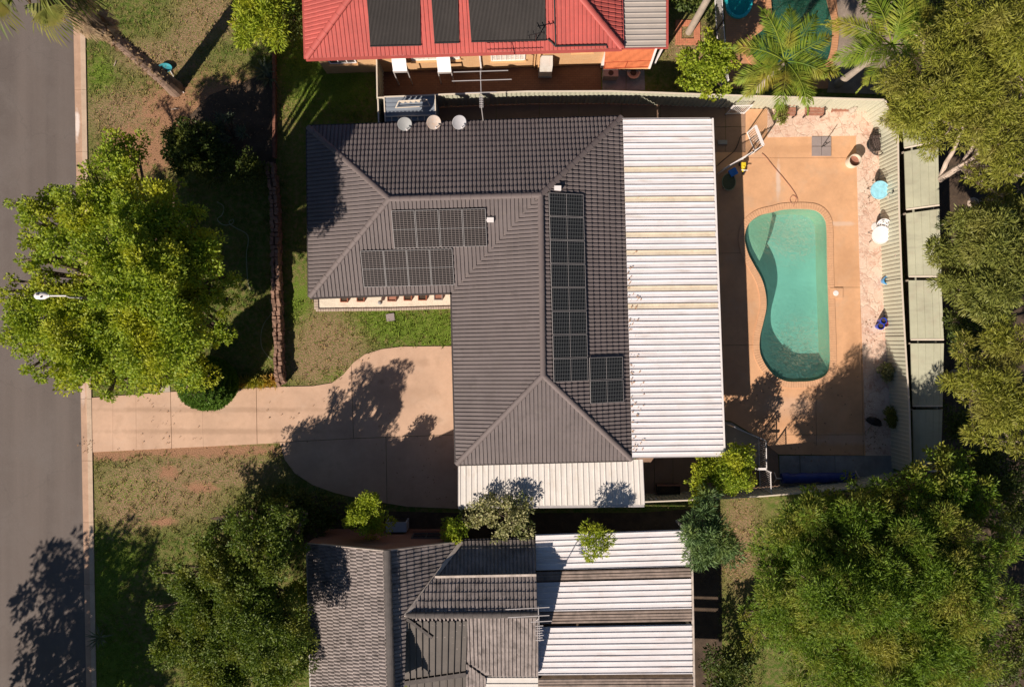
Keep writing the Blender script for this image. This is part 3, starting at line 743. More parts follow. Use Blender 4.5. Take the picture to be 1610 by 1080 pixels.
# ================================================================== MAIN HOUSE: charcoal tiled L shaped hip roof
ZE = 2.55
A_, B_, C_, D_, E_, F_ = [P(x, y, ZE) for x, y in ((484, 200), (977, 185), (993, 722), (718, 729), (711, 459), (487, 467))]
R1, R2, R3 = P(612, 313, 4.1), P(850, 307, 4.1), P(854, 590, 4.1)
house = thing('brick_house', 'house with an L shaped charcoal tiled hip roof carrying solar panels, beside the swimming pool', 'house', P(790, 420))
roof = MB()
for poly in ([F_, A_, R1], [A_, B_, R2, R1], [B_, C_, R3, R2], [C_, D_, R3], [D_, E_, R2, R3], [E_, F_, R1, R2]): tile_face(roof, poly)
roof = roof.build('roof', m_tile, house)
for a, b in ((F_, R1), (A_, R1), (R1, R2), (R2, B_), (R2, R3), (R3, C_), (R3, D_)): 
    ridge(m_cap, Vector(a) + Vector((0, 0, .055)), Vector(b) + Vector((0, 0, .055)), roof)
vl = MB(); vl.bar(E_ + Vector((0, 0, .03)), R2 + Vector((0, 0, .03)), .10, .012); vl.build('valley_flashing', m_cap, roof)
def outw(pts, c, d):
    r = []
    for p in pts:
        v = Vector((p.x - c.x, p.y - c.y, 0)); r.append(p + Vector((math.copysign(d, v.x), math.copysign(d, v.y), 0)))
    return r
def gut_edges(mat, pts, parent, off=.05, dz=-.07):
    n = len(pts)
    ar = sum(pts[i].x * pts[(i + 1) % n].y - pts[(i + 1) % n].x * pts[i].y for i in range(n)); sg = 1 if ar > 0 else -1
    for i in range(n):
        a, b = pts[i], pts[(i + 1) % n]; t = (b - a).normalized(); nn = Vector((t.y, -t.x, 0)) * sg * off
        gutter(mat, [a + nn + Vector((0, 0, dz)), b + nn + Vector((0, 0, dz))], parent)
gut_edges(m_gut, [A_, F_, E_, D_, C_, B_], roof)
WI = [P(x, y, ZE) for x, y in ((500, 216), (958, 202), (975, 706), (734, 712), (727, 443), (503, 451))]
walls('wall', m_wallr, WI, 2.5, house)
def window(c, w, h, axis, parent, fr=m_white, pane=m_glass, sill=None, bars=1):
    """a framed window centred at c; axis is the horizontal unit vector along the wall, its outside is axis x up"""
    up = Vector((0, 0, 1)); ax = Vector(axis).normalized(); out = ax.cross(up); c = Vector(c)
    f = MB()
    for s in (-1, 1):
        f.bar(c + ax * s * w / 2 - up * h / 2, c + ax * s * w / 2 + up * h / 2, .06, .07, up=out)
        f.bar(c + up * s * h / 2 - ax * w / 2, c + up * s * h / 2 + ax * w / 2, .07, .06)
    for k in range(bars):
        x = -w / 2 + w * (k + 1) / (bars + 1); f.bar(c + ax * x - up * h / 2, c + ax * x + up * h / 2, .04, .06, up=out)
    f = f.build('window', fr, parent)
    p = MB(); p.bar(c - ax * w / 2, c + ax * w / 2, .02, h); p.build('pane', pane, f)
    if sill is not None:
        s_ = MB(); s_.bar(c - ax * (w / 2 + .08) - up * (h / 2 + .06) + out * .05, c + ax * (w / 2 + .08) - up * (h / 2 + .06) + out * .05, .16, .07); s_.build('sill', sill, f)
    return f
sw = (WI[4] - WI[5]); 
for fx in (.15, .42, .75): 
    q = WI[5].lerp(WI[4], fx); window((q.x, q.y - .02, 1.45), 1.5, 1.1, sw, house, sill=m_brickr)
ew = (WI[2] - WI[1])
for fx in (.2, .75):
    q = WI[1].lerp(WI[2], fx); window((q.x + .02, q.y, 1.35), 1.6, 1.2, Vector((-ew.x, -ew.y, 0)), house, sill=m_brickr)
q = WI[1].lerp(WI[2], .48); window((q.x + .02, q.y, 1.08), 1.8, 2.06, Vector((-ew.x, -ew.y, 0)), house)
gd = MB(); q0, q1 = WI[3].lerp(WI[4], .12), WI[3].lerp(WI[4], .48)
gd.bar((q0.x - .02, q0.y, 1.1), (q1.x - .02, q1.y, 1.1), .06, 2.1); gd = gd.build('garage_door', m_roofc, house)

# solar panels ------------------------------------------------------
PW, PL = 1.0, 1.67
fr_ = MB()
for s in (-1, 1):
    fr_.box((s * (PW / 2 - .009), 0, 0), (.018, PL, .04)); fr_.box((0, s * (PL / 2 - .009), 0), (PW - .036, .018, .04))
fr_.box((0, 0, .008), (PW - .036, .018, .024))
m_frame = MAT('anodised panel frame', (.30, .285, .28), .06, 3, .45, .05, 30)
FRM = {}
def shared(name, key, mat, parent, build):
    if key not in FRM:
        FRM[key] = build().build(name, mat, parent, local=True); return FRM[key]
    o = bpy.data.objects.new(name, FRM[key].data); COL.objects.link(o); o.parent = parent; return o
def add_panel(cx, cy, face, cell, label=None):
    """a 1.0 x 1.67 m panel bolted to a roof plane of the house"""
    n, u, v = plane_uv(face); c = on_plane(cx, cy, face[0] + n * .13, n)
    mtx = Matrix((u, v, n)).transposed().to_4x4(); mtx.translation = c - WL[house]
    p = shared('solar_panel', cell.name, cell, house, lambda: MB().box((0, 0, 0), (PW - .036, PL - .036, .02)))
    p.matrix_local = mtx; WL[p] = Vector((0, 0, 0))
    shared('frame', 'f', m_frame, p, lambda: fr_)
    for sg in (-1, 1): shared('mounting_rail', 'r%d' % sg, m_dark, p, lambda: MB().box((0, sg * .45, -.06), (PW, .05, .06)))
south = [E_, F_, R1, R2]; east = [B_, C_, R3, R2]
for x0, x1, y in ((617, 765, 359.5), (569, 713, 421.5)):
    for k in range(4): add_panel(x0 + (x1 - x0) * (k + .5) / 4, y - (k - 1.5) * .9, south, m_cell)
for k in range(8): add_panel(890.5 + k, 304 + (600 - 304) * (k + .5) / 8, east, m_cell2)
for k in range(2): add_panel(953.3 + k, 579 + k * 36.5, east, m_cell2)
for px, py, fc, lb in ((771, 345, south, 'small white isolator box beside the upper row of solar panels'), (875, 297, east, 'small white isolator box above the long column of solar panels')):
    n, u, v = plane_uv(fc); c = on_plane(px, py, fc[0], n) + n * .12
    t = thing('isolator_box', lb, 'electrical box', c); mb = MB(); mb.box(c, (.30, .2, .14)); mb.build('cover', m_white, t)
    mb = MB(); mb.tube([c + Vector((-.14, .0, -.02)), c + Vector((-.3, -.02, -.04))], .025, 6); mb.build('conduit', m_white, t)

# satellite dishes on the back eave -----------------------------------
def dish(px, py, label, mat, az, tilt, r=.32):
    n, u, v = plane_uv([A_, B_, R2, R1]); base = on_plane(px + 2, py + 9, A_, n)
    t = thing('satellite_dish', label, 'satellite dish', base, 'satellite dishes along the back eave')
    top = base + Vector((0, 0, .55))
    d = Vector((math.cos(az) * math.cos(tilt), math.sin(az) * math.cos(tilt), math.sin(tilt)))
    mb = MB(); mb.tube([base, base + Vector((0, -.02, .25)), top], .025, 8); mb.build('mast', m_alu, t)
    rot = d.to_track_quat('Z', 'Y').to_matrix()
    ell = rot @ Matrix.Diagonal((1, 1.1, 1))
    mb = MB(); prof = [(r * f, .16 * r * f * f * 1.6) for f in (0.001, .25, .5, .75, .95, 1.0)]
    mb.lathe(top + d * .06, prof + [(r * 1.0, .16 * r * 1.6 - .02)], 28, ell)
    mb.build('reflector', mat, t, smooth=True)
    lo = top + rot @ Vector((0, -r * .95, .08)); fp = top + d * (r * 1.25) + rot @ Vector((0, -r * .5, 0))
    mb = MB(); mb.tube([lo, fp], .014, 6); mb.build('feed_arm', m_alu, t)
    mb = MB(); mb.tube([fp - d * .0, fp - d * .12 + Vector((0, 0, .03))], .035, 8); mb.build('receiver_head', m_white, t)
dish(636, 189, 'plain grey satellite dish on the back eave, nearest the shed', m_dish, R(-70), R(38))
dish(681, 187, 'satellite dish with an orange rust stain on the back eave', m_rust, R(-66), R(44))
dish(720, 187, 'clean white satellite dish on the back eave, nearest the antenna', MAT('white dish paint', (.42, .42, .44), .06, 3, .55, .05, 30), R(-62), R(42))

def antenna(base, top, boomdir, label, elems, ladder, mat, r=.013):
    t = thing('tv_antenna', label, 'antenna', base)
    base = Vector(base); top = Vector(top); bd = Vector(boomdir).normalized(); side = bd.cross(Vector((0, 0, 1))).normalized()
    mb = MB(); mb.tube([base, top], .022, 8); mb.build('mast', mat, t)
    L = max(e[0] for e in elems + ladder); l0 = min(e[0] for e in elems + ladder)
    mb = MB(); mb.bar(top + bd * (l0 - .05), top + bd * (L + .05), .03, .03); mb.build('boom', mat, t)
    for d, w, sh in elems + ladder:
        c = top + bd * d + Vector((0, 0, .025)); mb = MB(); mb.bar(c - side * (w / 2 - sh), c + side * (w / 2 + sh), .03, .022); mb.build('element', mat, t)
    return t
pt = P(757, 176, 4.6); bs = Vector((pt.x, P(757, 190, 2.6).y, 2.55))
antenna((bs.x, bs.y, 2.5), (bs.x, bs.y, 4.6), (-.03, 1, .02), 'tall television antenna on the back eave of the charcoal roof, reaching over the fence',
        [(.62 + .0, .85 * 1.6, 0.0), (1.14, .85 * 3.0, .05), (1.52, .85 * 2.75, .02)], [(.0 + .075 * k, .17, 0) for k in range(7)], m_alu)

# white patio roof towards the pool ------------------------------------
def zq(pts, zs): return [P(x, y, z) for (x, y), z in zip(pts, zs)]
patio = thing('patio_cover', 'long white ribbed steel patio roof with yellowed skylight strips beside the pool', 'patio roof', P(1060, 460))
Q = zq([(979, 187), (1118, 186), (1137, 717), (994, 719)], (2.66, 2.5, 2.5, 2.66))
cuts = [265, 307, 367, 391, 450, 476]; ntot = (Q[3] - Q[0]).length; Nr = round(ntot / .27)
edges_ = []
for y in cuts:
    t_ = (y - 187) / (718 - 187); i = round(t_ * Nr); edges_.append(i)
prev = 0
for i in edges_ + [None]:
    t1 = 1.0 if i is None else i / Nr
    if t1 > prev: ribsheet(Q, sp=ntot / Nr, h=.04, t0=prev, t1=t1).build('roof_sheet', m_roofw, patio)
    if i is not None:
        ribsheet(Q, sp=ntot / Nr, h=.04, t0=i / Nr, t1=(i + 1) / Nr).build('skylight_strip', m_sky, patio); prev = (i + 1) / Nr
gutter(m_white, [Q[1] + Vector((.06, 0, -.05)), Q[2] + Vector((.06, 0, -.05))], patio)
mb = MB(); mb.bar(Q[1] + Vector((-.05, .01, -.05)), Q[0] + Vector((0, .01, -.05)), .03, .12); mb.bar(Q[2] + Vector((-.05, -.01, -.05)), Q[3] + Vector((0, -.01, -.05)), .03, .12); mb.build('fascia', m_alu, patio)
for f in (.02, .25, .5, .75, .98):
    q = Q[1].lerp(Q[2], f); mb = MB(); mb.box((q.x - .1, q.y, (q.z - .1) / 2), (.08, .08, q.z - .1)); mb.build('post', m_white, patio)
for f in (.1, .5, .9):
    a = Q[0].lerp(Q[3], f); b = Q[1].lerp(Q[2], f); mb = MB(); mb.bar(a - Vector((0, 0, .1)), b - Vector((0, 0, .1)), .05, .12); mb.build('rafter', m_white, patio)
mb = MB()      # leaves gathered where the patio roof meets the tiles
for k in range(80):
    f = random.random() ** .7 * .62 + .36; q = Q[0].lerp(Q[3], f); q2 = Q[1].lerp(Q[2], f); p = q.lerp(q2, random.random() ** 2.5 * .14 + .01); a = random.random() * 6.3; l = random.uniform(.03, .08)
    d = Vector((math.cos(a), math.sin(a), 0)); s_ = Vector((-d.y, d.x, 0)); p += Vector((0, 0, .05))
    mb.add([p - d * l, p + s_ * l * .5 + Vector((0, 0, .015)), p + d * l, p - s_ * l * .5 + Vector((0, 0, .015))], [(0, 1, 2, 3)])
tag(mb.build('fallen_leaves', MAT('fallen brown leaves', (.42, .27, .17), .3, 6, .9, 0)), 'scatter of brown fallen leaves along the tiled side of the white patio roof', 'leaves', kind='stuff')

carp = thing('carport', 'cream ribbed carport roof along the driveway end of the charcoal house', 'carport', P(868, 745))
Q2 = zq([(721, 730), (721, 796), (1013, 793), (1010, 722)], (2.45, 2.28, 2.28, 2.45))
ribsheet(Q2, sp=.255, h=.035).build('roof_sheet', m_roofc, carp)
gutter(m_alu, [Q2[1] + Vector((0, -.06, -.05)), Q2[2] + Vector((0, -.06, -.05))], carp)
mb = MB(); mb.bar(Q2[2] + Vector((.012, 0, -.04)), Q2[3] + Vector((.012, 0, -.04)), .025, .1); mb.bar(Q2[0] + Vector((-.012, 0, -.04)), Q2[1] + Vector((-.012, 0, -.04)), .025, .1); mb.build('fascia', m_alu, carp)
for f in (.02, .34, .66, .98):
    q = Q2[1].lerp(Q2[2], f); mb = MB(); mb.box((q.x, q.y + .1, (q.z - .08) / 2), (.08, .08, q.z - .08)); mb.build('post', m_white, carp)

# brick edging, stepping stone and garden pots in front of the wing
ed = MB()
pe = pix([(497, 488), (620, 486.5), (713, 483.5)]); 
for a, b in zip(pe[:-1], pe[1:]):
    L = (b - a).length; n_ = int(L / .12)
    for k in range(n_): ed.box(a.lerp(b, (k + .5) / n_) + Vector((0, 0, .04)), (.108, .12, random.uniform(.075, .09)), math.atan2(b.y - a.y, b.x - a.x))
a, b = P(497, 464), P(498, 488); n_ = 6
for k in range(n_): ed.box(a.lerp(b, (k + .2) / n_) + Vector((0, 0, .04)), (.2, .108, .08))
tag(ed.build('brick_edging', m_brickp), 'row of pinkish bricks edging the white pebble bed', 'edging')
for i, (px, w, c, lab) in enumerate(((541, .34, m_brickr, 'small square planter farthest left in the white pebble bed'), (567, .34, m_brickr, 'small square planter just left of the round bush in the pebble bed'),
                       (616, .40, m_woodr, 'wide slatted planter right of the grey stone ornament'), (641, .36, m_brickr, 'small square planter right of the slatted planter in the pebble bed'), (664, .38, m_brickr, 'small dark filled planter second from the driveway end of the pebble bed'), (689, .38, m_paver, 'pale grey brown planter nearest the driveway end of the pebble bed'))):
    y = 469.5 - (px - 541) * .026; c0 = P(px, y + .5, .12); c0.z = 0
    t = thing('planter_box', lab, 'planter', (c0.x, c0.y, .02), 'planters in the pebble bed')
    mb = MB(); h = .16
    for sx, sy, dx, dy in ((-1, 0, .04, w * .8), (1, 0, .04, w * .8), (0, -1, w, .04), (0, 1, w, .04)):
        mb.box((c0.x + sx * w / 2, c0.y + sy * w * .42, .02 + h / 2), (dx, dy, h))
    mb.build('box', c, t)
    mb = MB(); mb.box((c0.x, c0.y, .12), (w * .94, w * .8, .02)); mb.build('soil', m_woodr if px in (616, 689) else m_mulch, t)
c0 = P(598, 476); t = thing('stone_ornament', 'small grey stone ornament on the white pebbles', 'ornament', c0)
mb = MB(); mb.lathe(c0, [(.0, 0.0), (.1, 0), (.09, .05), (.045, .1), (.05, .16), (.1, .2), (.07, .27), (.0, .30)], 14); mb.build('body', m_slab, t)
mb = MB(); c = P(614, 499); mb.box(c + Vector((0, 0, .035)), (.40, .36, .07), .15); tag(mb.build('stepping_stone', m_paver), 'square mauve grey stepping stone on the front lawn', 'paver')

# ================================================================== RED ROOFED NEIGHBOUR
zr = 2.75
ra, rb_ = P(481, 92, zr), P(978, 76, zr)
rc_, rd_ = rb_ + Vector((-.25, 8.6, 0)), ra + Vector((-.25, 8.6, 0))
ml = (ra + rd_) / 2; mr_ = (rb_ + rc_) / 2
zt = zr + 4.3 * math.tan(R(23)); rr1 = Vector((ml.x + 4.2, ml.y, zt)); rr2 = Vector((mr_.x - 4.2, mr_.y, zt))
red = thing('brick_house', 'house with a red tiled roof and black solar matting beyond the back fence', 'house', (ra + rc_) / 2 - Vector((0, 0, zr)))
rf = MB()
for poly in ([ra, rb_, rr2, rr1], [rd_, ra, rr1], [rb_, rc_, rr2], [rc_, rd_, rr1, rr2]): tile_face(rf, poly, du=.19, dv=.36, h=.03, step=.024)
rf = rf.build('roof', m_tiler, red)
up_ = Vector((0, 0, .05))
for a, b in ((ra, rr1), (rb_, rr2), (rd_, rr1), (rc_, rr2), (rr1, rr2)): ridge(m_tiler, a + up_, b + up_, rf, r=.15, seg=.45)
gut_edges(m_tiler, [ra, rb_, rc_, rd_], rf, .05, -.07)
wy0 = P(600, 110.5).y; tl = (rb_.y - ra.y) / (rb_.x - ra.x)
def rwall(x_px, d=0.0):      # point on the south wall of the red house seen at ground pixel x
    x = (x_px - 805) * S; return Vector((x, ra.y + .24 + (x - ra.x) * tl - d, 0))
WR = [rwall(514), rwall(946), rwall(946) + Vector((-.2, 8, 0)), rwall(514) + Vector((-.2, 8, 0))]
walls('wall', m_wally, WR, 2.68, red)
axr = Vector((1, tl, 0)).normalized()
for px, w, z, h, mt in ((550, 1.2, 1.9, .9, m_glass), (690, 2.2, 2.0, .95, m_blind), (799, 1.55, 1.75, 1.25, m_blind), (910, .9, 2.2, .55, m_blind)):
    c = rwall(px, .02); window((c.x, c.y, z), w, h, axr, red, pane=mt, sill=m_bricky, bars=6 if px == 799 else 2)
dn = MB(); c = rwall(757, .08); dn.tube([(c.x, c.y - .1, 2.62), (c.x, c.y, 2.4), (c.x, c.y, .3), (c.x - .05, c.y - .22, .06)], .05, 8); dn.build('downpipe', m_white, red)
dn = MB(); c = rwall(840, .06); dn.tube([(c.x, c.y, 2.6), (c.x, c.y, .1)], .03, 8); dn.build('downpipe', m_bricky, red)
dn = MB(); c = rwall(945, .09); dn.box((c.x + .05, c.y, 1.33), (.17, .16, 2.6)); dn.build('corner_post', m_white, red)
# black solar heating mats and their pipe lie on the tiles
nR, uR, vR = plane_uv([ra, rb_, rr2, rr1])
def onred(px, py, d=.07): return on_plane(px, py, ra + nR * d, nR)
for (x0, x1, y, yt), lab in zip(((582, 662, 73, -18), (683, 722, 68, -18), (741, 859, 66, -18)), ('black solar heating mat at the left end of the red roof', 'narrow strip of black solar heating mat between the two wide ones on the red roof', 'wide black solar heating mat towards the right of the red roof')):
    mb = MB(); n_ = int((x1 - x0) * S * .92 / .085)
    ya = lambda x: y - (x - x0) * .022
    q = [onred(x0, ya(x0)), onred(x0 - 6, yt), onred(x1 - 2, yt), onred(x1, ya(x1))]
    ribsheet(q, sp=.06, h=.02, prof=COR, mb=mb)
    t = thing('solar_heating_mat', lab, 'solar mat', q[0], 'black solar heating mats on the red roof'); mb.build('tube_sheet', m_black, t)
    mb = MB(); mb.tube([q[0] + nR * .02, q[3] + nR * .02], .035, 8); mb.build('header_pipe', m_dark, t)
mb = MB(); pp = [onred(861, 62), onred(867, 66), onred(873, 73), onred(905, 72), onred(953, 71), onred(955, 76, .03)]; mb.tube(pp, .045, 8); mb.tube([onred(871, -15), onred(873.5, 73)], .03, 8)
tag(mb.build('roof_pipe', m_dark), 'black pipe bending round the lower right corner of the red roof', 'pipe')
bs = onred(842, 66, .0); antenna(bs, bs + Vector((0, 0, .9)), (.94, .2, .0), 'small dark antenna at the lower edge of the red roof', [(-.32, .34, 0), (-.1, .3, 0), (.15, .22, 0), (.34, .2, 0)], [], m_dark)
# grey patio roof and orange awning at its end
pr = thing('patio_cover', 'plain grey ribbed steel patio roof at the end of the red tiled roof', 'patio roof', P(1012, 20))
Q3 = zq([(979, 76), (1047, 75), (1047, -150), (976, -150)], (2.62, 2.5, 2.5, 2.62))
ribsheet([Q3[0], Q3[1], Q3[2], Q3[3]], sp=.25, h=.04).build('roof_sheet', m_roofn, pr)
gutter(m_tiler, [Q3[1] + Vector((.06, 0, -.04)), Q3[2] + Vector((.06, 0, -.04))], pr)
mb = MB(); mb.bar(Q3[0] + Vector((0, -.02, -.04)), Q3[1] + Vector((.1, -.02, -.04)), .03, .13); mb.build('fascia', m_tiler, pr)
for f in (.01, .5): q = Q3[1].lerp(Q3[2], f); mb = MB(); mb.box((q.x - .08, q.y + .08, 1.2), (.09, .09, 2.4)); mb.build('post', m_white, pr)
aw = thing('drop_awning', 'orange canvas side awning pulled down below the grey patio roof', 'awning', P(992, 112))
t0, t1, b1, b0_ = P(952, 78, 2.5), P(1031, 76, 2.5), P(1019, 107, .55), P(949, 109, .55)
def lerpq(u, v): return t0.lerp(t1, u).lerp(b0_.lerp(b1, u), v)
mb = MB(); G = 14
for j in range(G + 1):
    for i in range(G + 1): mb.v.append(tuple(lerpq(i / G, j / G) + Vector((0, -.03 * math.sin(math.pi * j / G) + .012 * math.sin(i * 1.7 + j), 0))))
for j in range(G):
    for i in range(G): mb.f.append((j * (G + 1) + i, j * (G + 1) + i + 1, (j + 1) * (G + 1) + i + 1, (j + 1) * (G + 1) + i))
mb.build('canvas', m_orange, aw)
mb = MB()
for a, b in ((lerpq(0, .62), lerpq(1, .58)), (lerpq(.02, .95), lerpq(.98, .92)), (lerpq(.5, .6), lerpq(.47, .94)), (lerpq(.02, .62), lerpq(0, .95))): mb.bar(a + Vector((0, -.035, .01)), b + Vector((0, -.035, .01)), .03, .03)
mb.build('seam', MAT('dark orange seam', (.34, .07, .03), .1, 2, .8, 0), aw)
mb = MB(); mb.bar(t1 + Vector((.02, 0, 0)), b1 + Vector((.05, -.02, 0)), .10, .08); mb.build('side_frame', m_white, aw)
mb = MB(); mb.tube([b0_ + Vector((0, -.02, 0)), b1 + Vector((.08, -.02, 0))], .045, 10); mb.build('bottom_roller', m_bricky, aw)
# window canopies on thin legs along the south wall
for (x0, x1, ga), lab in zip(((618, 641, 120), (684, 706, 128)), ('white window canopy on two legs, nearest the corner of the yard', 'white canopy on two legs, nearer the antenna')):
    wl_, wr_ = rwall(x0 + 8), rwall(x1 + 6)
    t = thing('door_canopy', lab, 'canopy', (wl_ + wr_) / 2 + Vector((0, -.5, 0)), 'white canopies on the wall of the red house')
    a = wl_ + Vector((0, -.03, 2.25 if ga < 125 else 1.95)); b = wr_ + Vector((0, -.03, 2.25 if ga < 125 else 1.95))
    out = Vector((.05, -.62 if ga < 125 else -.62, -.35)); c, d = b + out, a + out
    mb = MB(); nn = (b - a).cross(out).normalized(); nn = nn if nn.z > 0 else -nn
    mb.hexa([a, d, c, b], [a + nn * .04, d + nn * .04, c + nn * .04, b + nn * .04]); mb.build('canopy_sheet', m_white, t)
    mb = MB(); mb.bar(d + Vector((0, -.012, -.08)), c + Vector((0, -.012, -.08)), .02, .2); mb.build('front_flap', m_alu, t)
    for q in (d, c): mb = MB(); mb.tube([q + Vector((0, .02, 0)), (q.x, q.y - .0, .02)], .03, 8); mb.build('leg', m_alu, t)
c = rwall(857, .28); t = thing('water_heater', 'tall cream water heater cabinet against the brick wall of the red house', 'water heater', c)
mb = MB(); mb.box((c.x, c.y, .85), (.58, .46, 1.5)); mb.build('cabinet', m_roofc, t)
mb = MB(); mb.box((c.x, c.y, .05), (.66, .54, .09)); mb.build('base', m_slab, t)
mb = MB(); mb.tube([(c.x - .34, c.y + .1, .1), (c.x - .34, c.y + .1, 1.9), (c.x - .34, c.y + .24, 2.2)], .03, 6); mb.build('pipe', m_bricky, t)
c = P(994, 119); t = thing('flower_pot', 'large round dark pot on the shaded slab below the orange awning', 'pot', c)
mb = MB(); mb.lathe(c, [(0, 0.02), (.2, .02), (.28, .4), (.32, .42), (.32, .48), (.25, .48), (.24, .40), (0, .40)], 22); mb.build('pot', m_pathg, t)
mb = MB(); mb.lathe(c, [(.0, .47), (.11, .43), (.16, .41)], 8); mb.build('soil', m_mulch, t)
c = P(958, 122); t = thing('air_conditioner', 'low grey air conditioner box on the shaded slab beside the round pot', 'air conditioner', c)
mb = MB(); mb.box(c + Vector((0, 0, .33)), (.72, .34, .6)); mb.build('casing', m_slab, t); mb = MB(); mb.lathe(c + Vector((0, 0, .632)), [(0, .01), (.1, .012), (.13, 0)], 16); mb.build('fan_grille', m_dark, t)

# ================================================================== WEATHERED GREY HOUSE at the lower edge
g = thing('brick_house', 'brick house with a weathered grey tiled roof of gables and valleys at the lower edge', 'house', P(640, 960))
zb, zg = 2.5, 4.6
wl0, wl1 = P(484, 854, zb), P(491, 1130, zb)
rg0, rg1 = P(607, 866, zg), P(615, 1130, zg)
el0 = P(726, 851, zb)
nE = (rg1 - rg0).cross(el0 - rg0).normalized()
on_e = lambda x, y, d=0.0: on_plane(x, y, rg0 + Vector((0, 0, d)), nE)
mid = on_e(638, 966)
gr = MB()
TW = dict(du=.30, dv=.36, h=.05, step=.032, jitter=.009, prof=((0, .5), (.15, .1), (.3, 0), (.5, .55), (.75, 1), (1.0, .5)))
T2 = dict(du=.17, dv=.36, h=.04, step=.035, jitter=.008)
tile_face(gr, [wl1, wl0, rg0, rg1], **dict(TW, du=.155, stagger=.5, h=.05, jitter=.016))
vb = on_e(634, 1130)
rgm = rg0.lerp(rg1, .42)
tile_face(gr, [el0, mid, rgm, rg0], **T2); tile_face(gr, [mid, vb, rg1, rgm], **T2)
# cross wing: lower and upper north slopes, a step between, south slope
s0 = on_e(683, 905); s1 = P(842, 902, s0.z); e1 = P(842, 848, 2.5)
tile_face(gr, [e1, el0, s0, s1], **T2)
u0, u1 = P(684, 907, s0.z + .22), P(843, 904, s0.z + .22); k0_, k1 = mid + Vector((0, 0, .03)), P(846, 966, mid.z + .03)
tile_face(gr, [u1, u0, k0_, k1], **T2)
f1 = P(846, 1062, 2.75); nS = (k1 - k0_).cross(f1 - k0_).normalized()
on_s = lambda x, y: on_plane(x, y, k0_, nS)
f2, f0 = on_s(762, 1062), on_s(640, 990)
tile_face(gr, [f1, f2, on_s(728, 1037), f0, k0_, k1], du=.172, dv=.34, h=.075, step=.015, prof=((0, 0), (.36, 0), (.48, 1), (.86, 1), (1.0, 0)))
gr = gr.build('roof', m_tile2, g)
m_cap2 = MAT('dark ridge tile', (.085, .075, .07), .25, 3, .8, .4, 40, dirt=.3, dirtcol=(.2, .17, .15))
m_flash = MAT('weathered flashing', (.50, .43, .37), .25, 4, .6, .2, 30, dirt=.3, dirtcol=(.10, .085, .075))
ridge(m_cap2, rg0 + Vector((.05, .06, .07)), rg1 + Vector((.05, 0, .07)), gr, r=.17, seg=.40)
ridge(m_cap2, k0_ + Vector((0, 0, .06)), k1 + Vector((.03, 0, .06)), gr, r=.14, seg=.40)
v_ = MB(); v_.bar(el0 + Vector((0, .04, .15)), mid + Vector((0, 0, .15)), .17, .03); v_.bar(mid + Vector((0, 0, .10)), f0 + Vector((.0, 0, .10)), .12, .03); v_.build('valley_flashing', m_flash, gr)
gutter(m_flash, [u0 + Vector((0, .03, .06)), u1 + Vector((.0, .03, .06))], gr, .10, .07)
gutter(m_gut, [el0 + Vector((0, .05, -.05)), e1 + Vector((0, .05, -.05))], gr); gutter(m_alu, [wl0 + Vector((-.05, 0, -.05)), wl1 + Vector((-.05, 0, -.05))], gr, .08)
mb = MB(); mb.hexa([s0 + Vector((0, 0, -.2)), s1 + Vector((0, 0, -.2)), s1 + Vector((0, -.05, -.2)), s0 + Vector((0, -.05, -.2))], [u0 + Vector((0, -.02, -.05)), u1 + Vector((0, -.02, -.05)), u1 + Vector((0, -.07, -.05)), u0 + Vector((0, -.07, -.05))]); mb.build('step_wall', m_cap2, gr)
for a, b in ((wl0, rg0), (el0, rg0)):
    mb = MB(); mb.bar(a + Vector((0, .02, .0)), b + Vector((0, .02, .0)), .03, .16); mb.build('barge_board', m_flash, gr)
# flat metal infill sheets and their dark capping
sh_ = MB(); a, b, c, d = on_s(632, 975) + Vector((0, 0, .1)), on_s(634, 1068) + Vector((0, 0, .1)), on_s(732, 1056) + Vector((0, 0, .1)), on_s(735, 975) + Vector((0, 0, .1))
ribsheet([a, b, c, d], sp=.30, h=.09, prof=((0, 0), (.05, 1), (.14, 1), (.19, 0), (1, 0)), mb=sh_)
sh_.build('metal_infill_sheet', m_tile3, g)
cp = MB(); cp.bar(on_s(634, 1071) + Vector((0, 0, .16)), on_s(733, 1057) + Vector((0, 0, .16)), .2, .14); cp.build('parapet_cap', m_cap2, g)
cp = MB(); cp.bar(on_s(640, 970) + Vector((0, 0, .14)), on_s(680, 1000) + Vector((0, 0, .14)), .12, .1); cp.build('parapet_cap', m_cap2, g)
lo = MB(); q = [on_s(640, 1072), on_s(640, 1130), on_s(735, 1130), on_s(735, 1058)]; ribsheet(q, sp=.34, h=.05, mb=lo); lo.build('metal_infill_sheet', m_tile3, g)
tr_ = MB(); tile_face(tr_, [on_s(733, 1130), on_s(733, 1042), on_s(764, 1064), on_s(764, 1130)], **T2); tr_.build('roof', m_tile2, g)
bx = MB(); q = [P(763, 1063, 2.62), P(846, 1063, 2.62), P(846, 1130, 2.5), P(763, 1130, 2.5)]; ribsheet([q[0], q[1], q[2], q[3]], sp=.3, h=.035, mb=bx); bx.build('lean_to_sheet', m_roofc, g)
GX = [P(516, 829), P(722, 829), P(836, 829), P(836, 1150), P(516, 1150)]
mb = MB(); wy = P(0, 831).y; x0_, x1_ = P(516, 0).x, P(716, 0).x
base = [Vector((x0_, wy, 0)), Vector((x1_, wy, 0)), Vector((x1_, wy, 2.45)), Vector((rg0.x, wy, 4.42)), Vector((x0_ - .3, wy, 2.55))]
back = [v + Vector((0, -.2, 0)) for v in base]; n_ = 5
mb.add(base + back, [tuple(range(n_)), tuple(range(2 * n_ - 1, n_ - 1, -1))] + [(i, n_ + i, n_ + (i + 1) % n_, (i + 1) % n_) for i in range(n_)])
